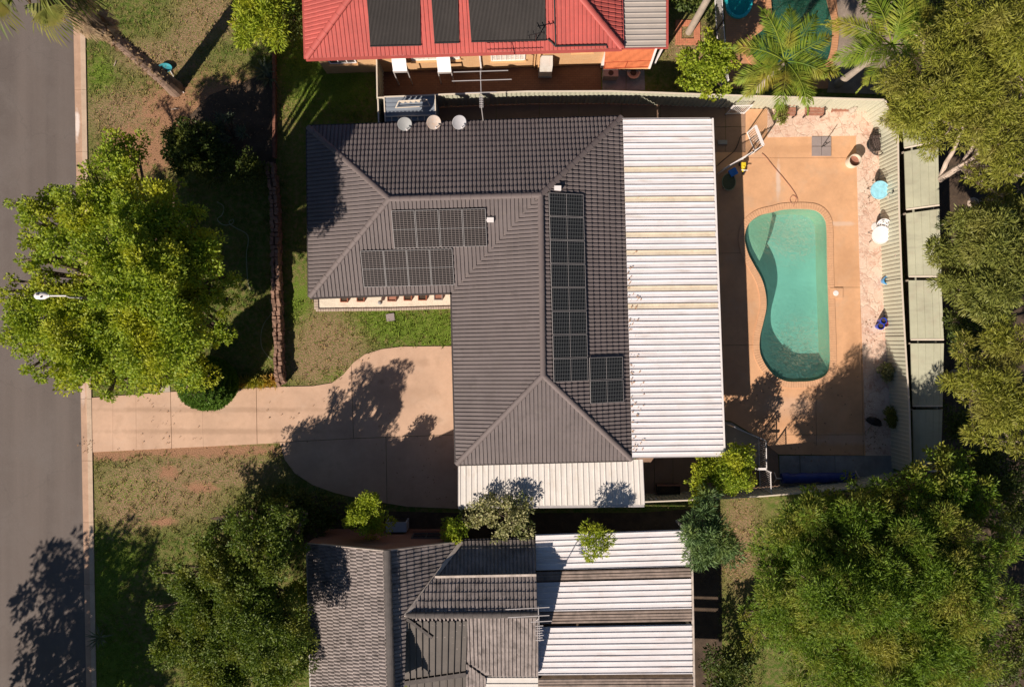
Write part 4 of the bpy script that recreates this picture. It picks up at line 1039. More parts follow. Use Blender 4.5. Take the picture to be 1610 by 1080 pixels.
mb.prism([(x0_, wy - .2), (x0_, wl1.y), (x0_ + .2, wl1.y), (x0_ + .2, wy - .2)], 0, 2.5)
mb.prism([(x1_ + .01, wy - .5), (x1_ + 3.6, wy - .5), (x1_ + 3.6, wl1.y), (x1_ + .01, wl1.y)], 0, 2.3)
mb.build('wall', m_wallr, g)
wp = P(676, 831); window((wp.x, wy + .02, 1.5), 1.3, .9, (-1, 0, 0), g, fr=m_cap2, sill=m_brickr)
c = P(628, 822); t = thing('air_conditioner', 'pale grey air conditioner unit standing by the brick gable wall', 'air conditioner', Vector((c.x, wy + .32, 0)))
mb = MB(); mb.box((c.x, wy + .33, .62), (.98, .46, .95)); mb.build('casing', MAT('pale grey casing', (.42, .45, .5), .06, 2, .5, 0), t)
mb = MB(); mb.box((c.x - .3, wy + .33, .07), (.1, .46, .14)); mb.box((c.x + .3, wy + .33, .07), (.1, .46, .14)); mb.build('stand', m_dark, t)
mb = MB(); mb.box((c.x, wy + .57, .62), (.86, .012, .8)); mb.build('fan_grille', m_dark, t)
mb = MB(); c = P(628, 831, 1.6)
pc = thing('patio_cover', 'large white ribbed steel roof with dark brown skylight strips beside the weathered grey house', 'patio roof', P(965, 960))
Q4 = zq([(842, 840), (1085, 832), (1090, 1130), (847, 1130)], (2.62, 2.45, 2.45, 2.62)); nt = (Q4[3] - Q4[0]).length; N4 = round(nt / .27)
prev = 0
for y in (899, 960, 1067, None):
    i = None if y is None else round((y - 840) / (1130 - 840) * N4)
    ribsheet(Q4, sp=nt / N4, h=.04, t0=prev, t1=1.0 if i is None else i / N4).build('roof_sheet', m_roofw, pc)
    if i is not None:
        ribsheet(Q4, sp=nt / N4, h=.05, t0=i / N4, t1=(i + 2) / N4, prof=((0, 0), (.10, .8), (.45, .6), (.5, .3), (.58, .7), (.92, .5), (1, 0))).build('skylight_strip', m_brst, pc); prev = (i + 2) / N4
gutter(m_flash, [Q4[1] + Vector((.06, 0, -.05)), Q4[2] + Vector((.06, 0, -.05))], pc)
for f in (.01, .5): q = Q4[1].lerp(Q4[2], f); mb = MB(); mb.box((q.x - .1, q.y - .08, 1.18), (.09, .09, 2.36)); mb.build('post', m_white, pc)
antenna(P(843, 975, 4.2), P(847, 972, 5.2), (-.05, .97, -.0), 'rusty television antenna at the end of the weathered grey roof', [(.12, 1.75, -.42), (.46, 1.85, -.45), (-.12, .9, .1)], [(-.3 - .1 * k, .34 - .1 * (k % 2), 0) for k in range(7)], m_alu, r=.01)

# ================================================================== FENCES, SHEDS
def fence(name, label, toppx, z, mat, rib=.19, bay=2.35, rail=m_rail, z0=0.0, rw=.06):
    pts = [P(x, y, z) for x, y in toppx]; pts = [Vector((p.x, p.y, 0)) for p in pts]
    t = thing(name, label, 'fence', (pts[0] + pts[-1]) / 2)
    segs = []
    for a, b in zip(pts[:-1], pts[1:]):
        n = max(1, round((b - a).length / bay))
        for i in range(n): segs.append((a.lerp(b, i / n), a.lerp(b, (i + 1) / n)))
    for i, (a, b) in enumerate(segs):
        L = (b - a).length; k = max(1, round(L / rib)); d = (b - a) / L; n = Vector((-d.y, d.x, 0)); mb = MB(); ln = []
        for j in range(k):
            for f, o_ in ((0, -.014), (.42, -.014), (.5, .014), (.92, .014)): ln.append(a + d * L * (j + f) / k + n * o_)
        ln.append(b - n * .014)
        mb.v = [(p.x, p.y, z0 + .04) for p in ln] + [(p.x, p.y, z - .03) for p in ln]; m = len(ln)
        mb.f = [(q, q + 1, m + q + 1, m + q) for q in range(m - 1)]
        mb.build('panel', mat, t)
        mb = MB(); mb.bar(a + Vector((0, 0, z - .02)), b + Vector((0, 0, z - .02)), rw, .05); mb.build('rail', rail, t)
        mb = MB(); mb.box((a.x, a.y, z / 2), (.07, .07, z - .06)); mb.build('post', mat, t)
    return t
fence('steel_fence', 'long pale green steel fence between the charcoal roofed and red roofed houses', [(593, 154), (700, 148.5), (830, 144), (960, 143.5), (1040, 146), (1150, 150), (1390, 157)], 1.9, m_fence, .21)
fence('steel_fence', 'short pale green steel fence running up to the red roofed house', [(592, 92), (593, 153)], 1.9, m_fence, .2)
fence('steel_fence', 'short pale green steel fence beside the slate blue garden shed', [(594, 156), (596, 212)], 1.9, m_fence, .2)
fence('steel_fence', 'pale green steel fence along the pool side boundary with hooks and pots hung on it', [(1392, 158), (1412, 206), (1414, 330), (1418, 440), (1423, 530), (1430, 640), (1433, 745)], 1.95, m_fence, .19)
fence('steel_fence', 'pale green steel fence along the lower boundary below the carport', [(1000, 789.5), (1090, 786), (1200, 780), (1340, 768), (1440, 752)], 1.95, m_fence, .2)
fence('steel_fence', 'short red brown steel panel across the corner of the pool yard', [(1378, 160), (1404, 196)], 1.0, MAT('red brown steel', (.33, .15, .12), .1, 2, .6, 0), .12)

ls = thing('lean_to_shed', 'long low shed of pale green roof sheets running behind the pool side fence', 'shed', P(1450, 480))
LS = [(1416, 1468, 165), (1421, 1474, 232), (1424, 1476, 332), (1428, 1479, 437), (1431, 1483, 536), (1434, 1481, 640), (1436, 1478, 742)]
for i in range(6):
    xa, xb, y = LS[i]; xc, xd, y2 = LS[i + 1]; tl_ = -7 if i < 3 else 0
    q = [P(xa, y + 4 - tl_ * .5 * (i < 2), 1.7), P(xb, y + 4 + tl_, 2.1), P(xd, y2 - 2 + tl_ * (i < 2), 2.0), P(xc, y2 - 2 - tl_ * .5 * (i < 1), 1.6)]
    mb = MB(); nn = Vector((0, 0, .05)); mb.hexa([q[0], q[3], q[2], q[1]], [v + nn for v in (q[0], q[3], q[2], q[1])]); mb.build('roof_panel', m_shed, ls)
    mb = MB()
    for f in (.22, .45, .7, .9): mb.bar(q[0].lerp(q[1], f) + nn, q[3].lerp(q[2], f) + nn, .03, .018)
    mb.build('seam', m_shed, ls)
    mb = MB(); mb.bar(q[3] + Vector((0, 0, .05)), q[2] + Vector((0, 0, .05)), .07, .05); mb.build('batten', m_rail, ls)
    for v in (q[0], q[1]): mb = MB(); mb.box((v.x, v.y, v.z / 2), (.07, .07, v.z)); mb.build('post', m_timber, ls)
mb = MB(); a, b = P(1469, 165, 1.95), P(1480, 742, 1.95); a.z = b.z = 0
mb.bar(a + Vector((-.1, 0, .95)), b + Vector((-.1, 0, .95)), .04, 1.9); mb.build('wall', m_fence, ls)

sd = thing('garden_shed', 'small slate blue steel garden shed tucked against the back fence', 'shed', P(645, 180))
q = [P(604, 153, 2.0), P(684, 150, 2.0), P(685, 190, 1.9), P(606, 192, 1.9)]
ribsheet([q[0], q[1], q[2], q[3]][0:4], sp=.2, h=.02, prof=((0, 0), (.45, 0), (.5, 1), (.95, 1), (1, 0))).build('roof', m_blueroof, sd)
mb = MB(); mb.prism([v + Vector((0, 0, 0)) for v in q], 0, 1.85); mb.build('wall', m_blueroof, sd)
mb = MB()
for a, b in ((q[0], q[3]), (q[1], q[2]), (q[0], q[1])): mb.bar(a + Vector((0, 0, .03)), b + Vector((0, 0, .03)), .05, .05)
a, b = q[3].lerp(q[0], .2), q[2].lerp(q[1], .2); mb.bar(a + Vector((0, 0, .05)), b + Vector((0, 0, .05)), .05, .04)
for f in (.13, .26, .39, .52, .65, .78, .9): mb.bar(a.lerp(b, f) + Vector((0, 0, .04)), q[3].lerp(q[2], f) + Vector((0, 0, .04)), .035, .035)
mb.build('trim', m_rail, sd)
cl = thing('drying_rack', 'cream metal folding drying rack standing on the blue shed roof with pegs of cloth', 'drying rack', P(655, 165, 2.05))
a0, a1, a2, a3 = P(622, 170, 2.1), P(676, 167, 2.1), P(671, 157, 2.45), P(627, 159, 2.45)
mb = MB()
for a, b in ((a0, a1), (a0, a3), (a1, a2), (a3, a2)): mb.tube([a, b], .02, 6)
mb.build('frame', m_rail, cl)
for k in range(5):
    f = .1 + .19 * k; mb = MB(); p = a3.lerp(a2, f); mb.hexa([p + Vector((-.02, -.02, -.3)), p + Vector((.07, -.02, -.3)), p + Vector((.07, .0, -.3)), p + Vector((-.02, .0, -.3))], [p + Vector((-.12, -.03, 0)), p + Vector((.16, -.03, 0)), p + Vector((.16, 0, 0)), p + Vector((-.12, 0, 0))]); mb.build('cloth', m_rail, cl)

# stacked stone wall and brick edge that divide the front garden
mb = MB(); wp = smooth_loop([P(429, 258), P(436, 330), P(438, 430), P(441, 520), P(443, 590), P(447, 603)], .2, False)
for lay in range(4):
    for a, b in zip(wp[:-1], wp[1:]):
        d = (b - a); nn = Vector((-d.y, d.x, 0)).normalized(); rz = math.atan2(d.y, d.x) + random.uniform(-.2, .2)
        for o_ in (-.11, .11):
            c = a.lerp(b, random.uniform(.4, .6) + .25 * (lay % 2)) + nn * (o_ + random.uniform(-.04, .04))
            s_ = Vector((random.uniform(.17, .26), random.uniform(.16, .24), random.uniform(.13, .18)))
            vs = []
            for z in (-1, 1):
                for x, y in ((-1, -1), (1, -1), (1, 1), (-1, 1)):
                    k = .85 if z > 0 else 1; vs.append(Vector((x * s_.x * .5 * k * random.uniform(.75, 1.1), y * s_.y * .5 * k * random.uniform(.75, 1.1), z * s_.z * .5)))
            m3 = Matrix.Rotation(rz, 3, 'Z'); vs = [m3 @ v + c + Vector((0, 0, .08 + lay * .15 + random.uniform(-.02, .03))) for v in vs]
            mb.hexa(vs[:4], vs[4:])
tag(mb.build('stone_wall', m_stone), 'low dry stacked wall of rough reddish stones dividing the front lawn', 'wall')
mb = MB(); a, b = P(433, -40), P(434, 250); n_ = 38
for k in range(n_):
    for lay in range(3): mb.box(a.lerp(b, (k + .5) / n_) + Vector((random.uniform(-.01, .01), .11 * (lay % 2), .06 + .11 * lay)), (.13, .225, .1))
tag(mb.build('garden_wall', MAT('dark red garden brick', (.20, .085, .055), .25, 3, .9, .5)), 'knee high red brick garden wall beside the shaded side lawn', 'wall')

# ---- pool fence gates of white tube bars ---------------------------
def gate(parent, a, b, h, mat=m_white, sp=.10, r=.016, name='bar_panel'):
    a = Vector((a.x, a.y, 0)); b = Vector((b.x, b.y, 0)); L = (b - a).length; up = Vector((0, 0, 1))
    mb = MB()
    for z in (.09, h - .03): mb.bar(a + up * z, b + up * z, .035, .035)
    for k in range(1, max(2, round(L / sp))): 
        q = a.lerp(b, k / max(2, round(L / sp))); mb.tube([q + up * .09, q + up * (h - .03)], r * .62, 6)
    mb.build(name, mat, parent)
    for q in (a, b): m2 = MB(); m2.box(q + up * (h + .04) / 2, (.05, .05, h + .04)); m2.build('post', mat, parent)
t = thing('pool_fence', 'white barred pool fence with its gate left open beside the yellow and blue toys', 'pool fence', P(1185, 235))
A1, A2, A3, A4 = P(1128, 274), P(1172, 248), P(1186, 240), P(1174, 210)
gate(t, A1, A2, 1.25); gate(t, A2, A3, 1.25); gate(t, A3, A4, 1.35)
m2 = MB(); m2.bar(Vector((A4.x, A4.y, 1.36)), Vector((A3.x, A3.y, 1.36)), .14, .03); m2.build('top_cap', m_white, t)
t = thing('pool_fence', 'white barred fence panel leaning along the shaded green back fence', 'pool fence', P(1158, 178))
gate(t, P(1141, 180), P(1169, 179), 1.35)
t = thing('pool_fence', 'white barred pool fence panel in the courtyard by the rolled blue blanket', 'pool fence', P(1193, 725))
gate(t, P(1143, 667), P(1192, 688), 1.2); gate(t, P(1192, 688), P(1193, 732), 1.2); gate(t, P(1193, 733), P(1194, 764), 1.75)
m2 = MB(); m2.box(P(1196, 737, 1.5), (.5, .1, .06)); m2.build('latch', m_white, t)
t = thing('pool_fence', 'white wire pool fence between the brick square and the wading pool', 'pool fence', P(1130, 70))
gate(t, P(1121, -40), P(1126, 50), 1.3, sp=.07, r=.014); gate(t, P(1126, 50), P(1134, 140), 1.3, sp=.07, r=.014)

# ================================================================== POLES, LAMP
p0 = P(1083, 51); t = thing('power_pole', 'tall grey timber power pole rising from a square of red bricks', 'pole', p0)
mb = MB(); mb.tube([p0, p0 + Vector((.0, 0, 4)), p0 + Vector((.0, 0, 9.5))], [.17, .15, .12], 14); mb.build('pole', m_timber, t)
mb = MB(); mb.bar(p0 + Vector((-1, .12, 9)), p0 + Vector((1, .12, 9)), .1, .12); mb.build('crossarm', m_timber, t)
mb = MB(); c = P(1081, 52); 
for i in range(12):
    for j in range(12):
        if max(abs(i - 5.5), abs(j - 5.5)) > 3: mb.box(c + Vector(((i - 5.5) * .1, (j - 5.5) * .1, .03)), (.094, .094, .06 + random.uniform(-.006, .006)))
tag(mb.build('brick_surround', MAT('orange red brick', (.52, .20, .11), .15, 5, .9, .3)), 'square of red bricks laid round the foot of the timber pole', 'edging')
lp = P(248, 481); lz = 7.2
t = thing('street_lamp', 'pale street lamp whose arm and head rise out of the big front tree', 'street lamp', lp)
mb = MB(); mb.tube([lp, (lp.x, lp.y, lz - .4)], [.085, .06], 10); mb.build('pole', m_alu, t)
hd = P(66, 465, lz + .2); mb = MB(); mb.tube([(lp.x, lp.y, lz - .4), (lp.x - .25, lp.y, lz - .05), P(104, 465, lz + .1), P(76, 465, lz + .2)], .035, 8); mb.build('arm', m_white, t)
mb = MB(); x = hd.x; y = hd.y; z = hd.z
prof = [(-.30, .05), (-.24, .13), (-.05, .15), (.12, .14), (.24, .08), (.30, .04)]; b0 = 0
for px_, w_ in prof:
    for k in range(10): a = 2 * math.pi * k / 10; mb.v.append((x + px_, y + w_ * math.cos(a), z + .08 * math.sin(a) * (w_ / .15) ** .5))
for i in range(len(prof) - 1):
    for k in range(10): mb.f.append((i * 10 + k, i * 10 + (k + 1) % 10, (i + 1) * 10 + (k + 1) % 10, (i + 1) * 10 + k))
mb.f += [tuple(range(10)), tuple(range(59, 49, -1))]
hd_ = mb.build('lamp_head', m_white, t, smooth=True)
mb = MB(); mb.box((x - .12, y + .05, z + .09), (.08, .06, .05)); mb.box((x + .02, y - .06, z + .09), (.06, .05, .05)); mb.build('photo_cell', m_dark, hd_)

# ================================================================== THINGS ROUND THE POOL AND YARDS
def V3(p, z): return Vector((p.x, p.y, z))
c = P(1336, 257); t = thing('barrel', 'open cream plastic barrel with a dark inside standing on the pool deck corner', 'barrel', c)
mb = MB(); mb.lathe(c + Vector((0, 0, .06)), [(.26, 0), (.30, .14), (.30, .42), (.285, .52), (.305, .54), (.305, .56), (.27, .56), (.26, .34), (0, .32)], 28); mb.build('drum', m_tank, t, smooth=False)
mb = MB(); mb.lathe(c + Vector((0, 0, .06)), [(0, .36), (.255, .36)], 20); mb.build('contents', m_woodr, t)
mb = MB()
for i in (-1, 1):
    for j in (-1, 1): mb.box(P(1290.5 + i * 7.7, 231 + j * 7.8) + Vector((0, 0, .075)), (.455, .455, .04))
pv = thing('umbrella_base', 'square of four mauve grey pavers with a thin umbrella stem in the middle', 'umbrella base', P(1290, 231, .05)); mb.build('paver_set', m_paver, pv)
mb = MB(); mb.tube([V3(P(1291, 232), .08), V3(P(1291, 232), 1.05)], .02, 8); mb.build('stem', m_dark, pv)
mb = MB(); mb.tube([V3(P(1291, 232), .3), V3(P(1294, 233), .3)], .02, 8); mb.build('clamp', m_dark, pv)

def round_table(px, py, label, mat, rim, r=.42, hz=.80):
    c = P(px, py); t = thing('round_table', label, 'table', c, 'round garden tables along the pool fence')
    up = Vector((-.04, -.16, .98)).normalized(); rot = up.to_track_quat('Z', 'Y').to_matrix(); ce = c + Vector((0, 0, hz))
    mb = MB(); mb.lathe(ce, [(.0, -.02), (r * .98, -.02), (r, -.005), (r * .99, .008), (r * .93, .004), (.0, .0)], 32, rot); mb.build('tabletop', mat, t)
    mb = MB(); rp = [ce + rot @ Vector((r * math.cos(a), r * math.sin(a), .004)) for a in [2 * math.pi * k / 32 for k in range(33)]]; mb.tube(rp, .017, 6, False); mb.build('rim', rim, t)
    for a in (.9, 2.5, 4.0, 5.6):
        mb = MB(); q = ce + rot @ Vector((r * .6 * math.cos(a), r * .6 * math.sin(a), -.02)); m_ = Vector((c.x + math.cos(a) * .08, c.y + math.sin(a) * .08, .42)); mb.tube([q, m_, Vector((c.x + math.cos(a) * .36, c.y + math.sin(a) * .36, .07))], .014, 6); mb.build('leg', m_dark, t)
    return t
round_table(1371, 304, 'round table with a pale blue top and thin dark legs by the pool fence', m_cyan, m_cyan)
round_table(1373, 373, 'round white table below the pedestal fan by the pool fence', m_white, m_white)
c = P(1377, 292); t = thing('wire_chair', 'thin dark wire chair pushed behind the pale blue round table', 'chair', c)
mb = MB()
for sx in (-.2, .2):
    mb.tube([c + Vector((sx, -.2, .07)), c + Vector((sx, -.18, .45)), c + Vector((sx, .18, .45)), c + Vector((sx * .9, .26, .92))], .013, 6); mb.tube([c + Vector((sx, .2, .07)), c + Vector((sx, .18, .45))], .013, 6)
mb.tube([c + Vector((-.18, .26, .92)), c + Vector((-.1, .28, 1.0)), c + Vector((.1, .28, 1.0)), c + Vector((.18, .26, .92))], .013, 6); mb.build('frame', m_dark, t)
mb = MB()
for k in range(7): mb.tube([c + Vector((-.18 + .06 * k, -.18, .45)), c + Vector((-.18 + .06 * k, .18, .45))], .008, 5); mb.tube([c + Vector((-.16 + .053 * k, .19, .5)), c + Vector((-.15 + .05 * k, .26, .95))], .007, 5)
mb.build('wire_seat', m_wicker, t)
c = P(1376, 357); t = thing('pedestal_fan', 'white pedestal fan with grey blades standing behind the white round table', 'fan', c)
mb = MB(); mb.lathe(c + Vector((0, 0, .07)), [(0, .03), (.2, .025), (.22, 0)], 16); mb.tube([c + Vector((0, 0, .08)), c + Vector((0, 0, .75))], .02, 8); mb.build('stand', m_white, t)
up = Vector((-.2, -.5, .85)).normalized(); rot = up.to_track_quat('Z', 'Y').to_matrix(); ce = c + Vector((0, 0, .85))
mb = MB()
for k in range(3):
    rr = .10 + .1 * k; mb.tube([ce + rot @ Vector((rr * math.cos(a), rr * math.sin(a), .05)) for a in [2 * math.pi * j / 24 for j in range(25)]], .012, 5, False)
mb.lathe(ce, [(0, -.04), (.28, -.04), (.30, .03)], 24, rot); mb.build('cage', m_white, t)
mb = MB()
for k in range(4):
    a = k * math.pi / 2 + .5; d = rot @ Vector((math.cos(a), math.sin(a), 0)); s_ = rot @ Vector((-math.sin(a), math.cos(a), .25)); b0 = ce + rot @ Vector((0, 0, .0))
    mb.add([b0 + d * .04, b0 + d * .25 + s_ * .09, b0 + d * .25 - s_ * .05], [(0, 1, 2)])
mb.build('blade', m_slab, t)
# hanging egg chair of black wicker
c = P(1373, 228); t = thing('egg_chair', 'black wicker egg chair lying open beside the fence corner', 'chair', c)
mb = MB(); N1, N2 = 12, 16
def egg(a, b): return c + Vector((.40 * math.cos(a) * math.sin(b), .62 * math.cos(b) * 1.0, .48 + .40 * math.sin(a) * math.sin(b)))
for i in range(N1 + 1):
    a = math.pi * (.62 + .76 * 2 * i / N1 * .66); mb.tube([egg(a, math.pi * (j / N2)) for j in range(N2 + 1)], .011, 5, False)
for j in range(1, N2): mb.tube([egg(math.pi * (.62 + 1.0 * i / N1), math.pi * j / N2) for i in range(N1 + 1)], .009, 5, False)
mb.build('wicker_shell', m_wicker, t)
mb = MB(); mb.tube([egg(0, math.pi * j / 24) for j in range(25)] + [egg(math.pi, math.pi * (1 - j / 24)) for j in range(25)], .022, 6, False); mb.build('rim', m_wicker, t)
mb = MB(); mb.box(c + Vector((-.02, -.08, .20)), (.5, .55, .12), .1); mb.box(c + Vector((-.08, .28, .34)), (.42, .12, .34), .1); mb.build('cushion', m_bed, t)
mb = MB(); mb.lathe(c + Vector((0, 0, .065)), [(0, .02), (.34, .02), (.36, 0)], 18); mb.build('base', m_dark, t)
# benches against the back wall
def bench(px, py, w, lab, rz=0.0):
    c = P(px, py); c.z = .065; t = thing('garden_bench', lab, 'bench', c, 'brown benches against the back fence')
    for k in range(3): mb = MB(); mb.box(c + Vector((0, -.16 + .14 * k, .42)), (w, .12, .035)); mb.build('seat_slat', m_woodr, t)
    for k in range(3): mb = MB(); mb.box(c + Vector((0, .24 + .03 * k, .55 + .13 * k)), (w, .03, .10)); mb.build('back_slat', m_woodr, t)
    for s in (-1, 1):
        mb = MB(); x = s * (w / 2 - .06); mb.bar(c + Vector((x, -.2, 0)), c + Vector((x, -.2, .6)), .05, .05); mb.bar(c + Vector((x, .24, 0)), c + Vector((x, .32, .92)), .05, .05); mb.bar(c + Vector((x, -.22, .6)), c + Vector((x, .27, .6)), .05, .04); mb.build('side_frame', m_wicker, t)
bench(1275, 179.5, .95, 'brown slatted garden bench with dark arms standing on the crazy paving')
bench(1232, 180, .9, 'brown garden bench half hidden under yellow palm fronds')
c = P(1320, 177); t = thing('timber_shelf', 'low red brown timber shelf against the sunny back fence', 'shelf', c); mb = MB(); mb.box(c + Vector((0, .1, .3)), (1.0, .3, .04)); mb.build('board', m_woodr, t)
mb = MB()
for s in (-.42, .42): mb.box(c + Vector((s, .1, .15)), (.05, .26, .28))
mb.build('support', m_woodr, t)
c = P(1334, 177); t = thing('garden_statue', 'pale grey garden statue beside the low timber shelf', 'statue', c)
mb = MB(); mb.lathe(c + Vector((0, 0, .06)), [(0, 0), (.17, 0), (.16, .06), (.12, .1), (.14, .25), (.17, .4), (.12, .52), (.06, .58), (.10, .66), (.09, .76), (.0, .80)], 14); mb.build('figure', m_pathg, t)
# toys and trampoline under the patio edge
c = P(1143.5, 288); t = thing('mini_trampoline', 'oval olive mini trampoline standing at the edge of the white patio roof', 'trampoline', c)
mb = MB(); mb.lathe(c + Vector((0, 0, .27)), [(0, -.01), (.28, 0), (.31, .0)], 28, Matrix.Diagonal((1, 1.25, 1))); mb.build('mat', m_olive, t)
mb = MB(); mb.tube([c + Vector((.33 * math.cos(a), .41 * math.sin(a), .28)) for a in [2 * math.pi * k / 28 for k in range(29)]], .02, 6, False); mb.build('rim', m_grn, t)
for a in (.7, 2.3, 3.9, 5.5): mb = MB(); mb.tube([c + Vector((.3 * math.cos(a), .37 * math.sin(a), .28)), c + Vector((.31 * math.cos(a), .39 * math.sin(a), .05))], .015, 6); mb.build('leg', m_dark, t)
c = P(1150, 273); t = thing('storage_tub', 'square blue plastic tub in the shade beside the mini trampoline', 'tub', c); mb = MB()
m3 = Matrix.Rotation(.5, 3, 'Z')
q = [m3 @ Vector((x * .15, y * .13, 0)) + c for x, y in ((-1, -1), (1, -1), (1, 1), (-1, 1))]; q2 = [m3 @ Vector((x * .18, y * .16, .28)) + c for x, y in ((-1, -1), (1, -1), (1, 1), (-1, 1))]
mb.hexa([v + Vector((0, 0, .055)) for v in q], q2); mb.build('body', m_blue, t); mb = MB(); mb.hexa([v + Vector((0, 0, .002)) for v in q2], [v + (v - c) * .08 + Vector((0, 0, .03)) for v in q2]); mb.build('lid', m_blue, t)
c = P(1166, 265); t = thing('toy_trike', 'yellow plastic toy trike parked by the open pool gate', 'toy', c)
mb = MB(); mb.tube([c + Vector((-.02, .2, .22)), c + Vector((.0, .0, .3)), c + Vector((.03, -.2, .2))], [.07, .1, .06], 8); mb.box(c + Vector((0, .12, .34)), (.2, .18, .05)); mb.build('body', m_yellow, t)
for dx, dy, r_ in ((-.13, .18, .1), (.13, .18, .1), (.04, -.24, .13)):
    mb = MB(); mb.lathe(c + Vector((dx, dy, .055 + r_)), [(0, -.03), (r_, -.03), (r_, .03), (0, .03)], 14, Matrix.Rotation(math.pi / 2, 3, 'Y')); mb.build('wheel', m_dark, t)
mb = MB(); mb.bar(c + Vector((-.14, -.17, .42)), c + Vector((.18, -.19, .42)), .03, .03); mb.bar(c + Vector((.03, -.2, .2)), c + Vector((.02, -.18, .42)), .03, .03); mb.build('handlebar', m_white, t)
# blue pots and hanging things on the right fence
def pot(px, py, lab, mat, r=.17, z=.06, h=.28):
    c = P(px, py); t = thing('garden_pot', lab, 'pot', c, 'small pots along the pool side fence')
    mb = MB(); mb.lathe(c + Vector((0, 0, z)), [(0, 0), (r * .65, 0), (r, h * .7), (r * 1.05, h), (r * .88, h), (r * .85, h * .8), (0, h * .78)], 20); mb.build('pot', mat, t)
    mb = MB(); mb.lathe(c + Vector((0, 0, z)), [(0, h * .84), (r * .86, h * .82)], 14); mb.build('soil', m_mulch, t)
    return c
m_blue2 = MAT('light blue glaze', (.05, .30, .62), .15, 5, .3, 0); m_blue3 = MAT('deep blue glaze', (.015, .05, .45), .15, 5, .3, 0)
pot(1388, 442, 'light blue bowl pot alone on the paving below the white round table', m_blue2, .2, .06, .45)
pot(1378, 513, 'deep blue glazed pot, left of the pair by the fence', m_blue3, .17, .06, .42); pot(1386, 510, 'dark red pot, right of the pair by the fence', MAT('dark red glaze', (.22, .02, .05), .15, 5, .3, 0), .12, .06, .38)
pot(1381, 505, 'navy blue pot behind the pair by the fence', m_blue3, .15, .06, .5)
c = P(1372, 662); t = thing('bag', 'crumpled black bag lying on the shaded crazy paving', 'bag', c); mb = MB(); N1, N2 = 10, 16
for i in range(N1 + 1):
    for j in range(N2):
        a = math.pi * i / N1; b = 2 * math.pi * j / N2; k = 1 + .22 * math.sin(3 * b + i) * math.sin(2 * a) + random.uniform(-.06, .06)
        p_ = Vector((.40 * math.sin(a) * math.cos(b) * k, .19 * math.sin(a) * math.sin(b) * k, .13 + .12 * math.cos(a) * k)); p_ = Matrix.Rotation(-.35, 3, 'Z') @ p_; mb.v.append(tuple(c + p_ + Vector((0, 0, .06))))
for i in range(N1):
    for j in range(N2): mb.f.append((i * N2 + j, (i + 1) * N2 + j, (i + 1) * N2 + (j + 1) % N2, i * N2 + (j + 1) % N2))
mb.build('body', m_dark, t); mb = MB(); mb.tube([c + Vector((-.1, -.15, .15)), c + Vector((-.2, -.35, .1)), c + Vector((-.28, -.6, .08))], .014, 6); mb.build('strap', m_grn, t)
for i, (px, py, z, lab) in enumerate(((1404, 301, 1.4, 'small curved black hook on the fence above the pale blue round table'), (1397, 308, 1.0, 'rusty metal bird ornament on the fence beside the pale blue round table'), (1406, 346, 1.3, 'dark metal gecko ornament on the fence above the white round table'), (1408, 401, 1.4, 'faded red sun ornament on the pool side fence'), (1408, 427, 1.2, 'small dark hook on the fence near the light blue bowl pot'))):
    c = P(px, py, z); fx = None
    t = thing('wall_ornament', lab, 'ornament', c); mb = MB(); a = .10
    mb.tube([c + Vector((0, -a, -.08)), c + Vector((0, -a * .3, .05)), c + Vector((0, a * .6, .03)), c + Vector((0, a, .12))], [.02, .035, .03, .012], 7)
    mb.tube([c + Vector((0, -.02, .03)), c + Vector((0, .04, -.12))], .014, 5); mb.tube([c + Vector((0, .03, .04)), c + Vector((-.0, .12, -.06))], .014, 5)
    mb.build('figure', m_rust if i in (1, 3) else m_dark, t)
# hoses
def hose(name, lab, pts, mat, r, z=.075):
    pts = smooth_loop([V3(P(x, y), z) for x, y in pts], .12, False); pts = [Vector((p.x, p.y, z)) for p in pts]
    mb = MB(); mb.tube(pts, r, 6); tag(mb.build(name, mat), lab, 'hose')
hose('pool_hose', 'thin dark hose trailing from the white pool gate to the top end of the pool', [(1197, 242), (1203, 247), (1215, 262), (1232, 282), (1246, 300), (1253, 313), (1252, 320), (1246, 322), (1241, 315), (1245, 308), (1251, 312), (1246, 326)], m_woodr, .014)
hose('garden_hose', 'dark cable curling over the shaded landing behind the pool gate', [(1172, 212), (1164, 215), (1160, 226), (1154, 238), (1140, 250), (1126, 262)], m_dark, .018, .08)
hose('garden_hose', 'faded pale garden hose looped across the dark front lawn', [(342, 318), (352, 325), (350, 338), (342, 345), (352, 354), (366, 352), (368, 345), (360, 350), (370, 358), (388, 368), (391, 380), (388, 400), (390, 440), (394, 456)], m_grn, .02, .05)
hose('garden_hose', 'faded pale garden hose running down the lawn beside the stacked stone wall', [(424, 470), (428, 490), (416, 508), (411, 525), (412, 545), (420, 558), (429, 566)], m_grn, .016, .05)
hose('garden_hose', 'pale tangled tap hose dropped at the foot of the leaning palm', [(268, 111), (271, 117), (274, 122), (270, 126), (276, 128), (281, 133), (283, 138), (290, 147)], m_white, .022, .05)
c = P(262, 109); t = thing('tub', 'teal plastic tub lying on the grass behind the palm trunk', 'tub', c)
mb = MB(); mb.lathe(c, [(0, .02), (.22, .02), (.3, .2), (.32, .2), (.32, .17)], 20, Matrix.Diagonal((1.1, .7, 1))); mb.build('bowl', MAT('teal plastic', (.05, .28, .33), .1, 3, .4, 0), t)
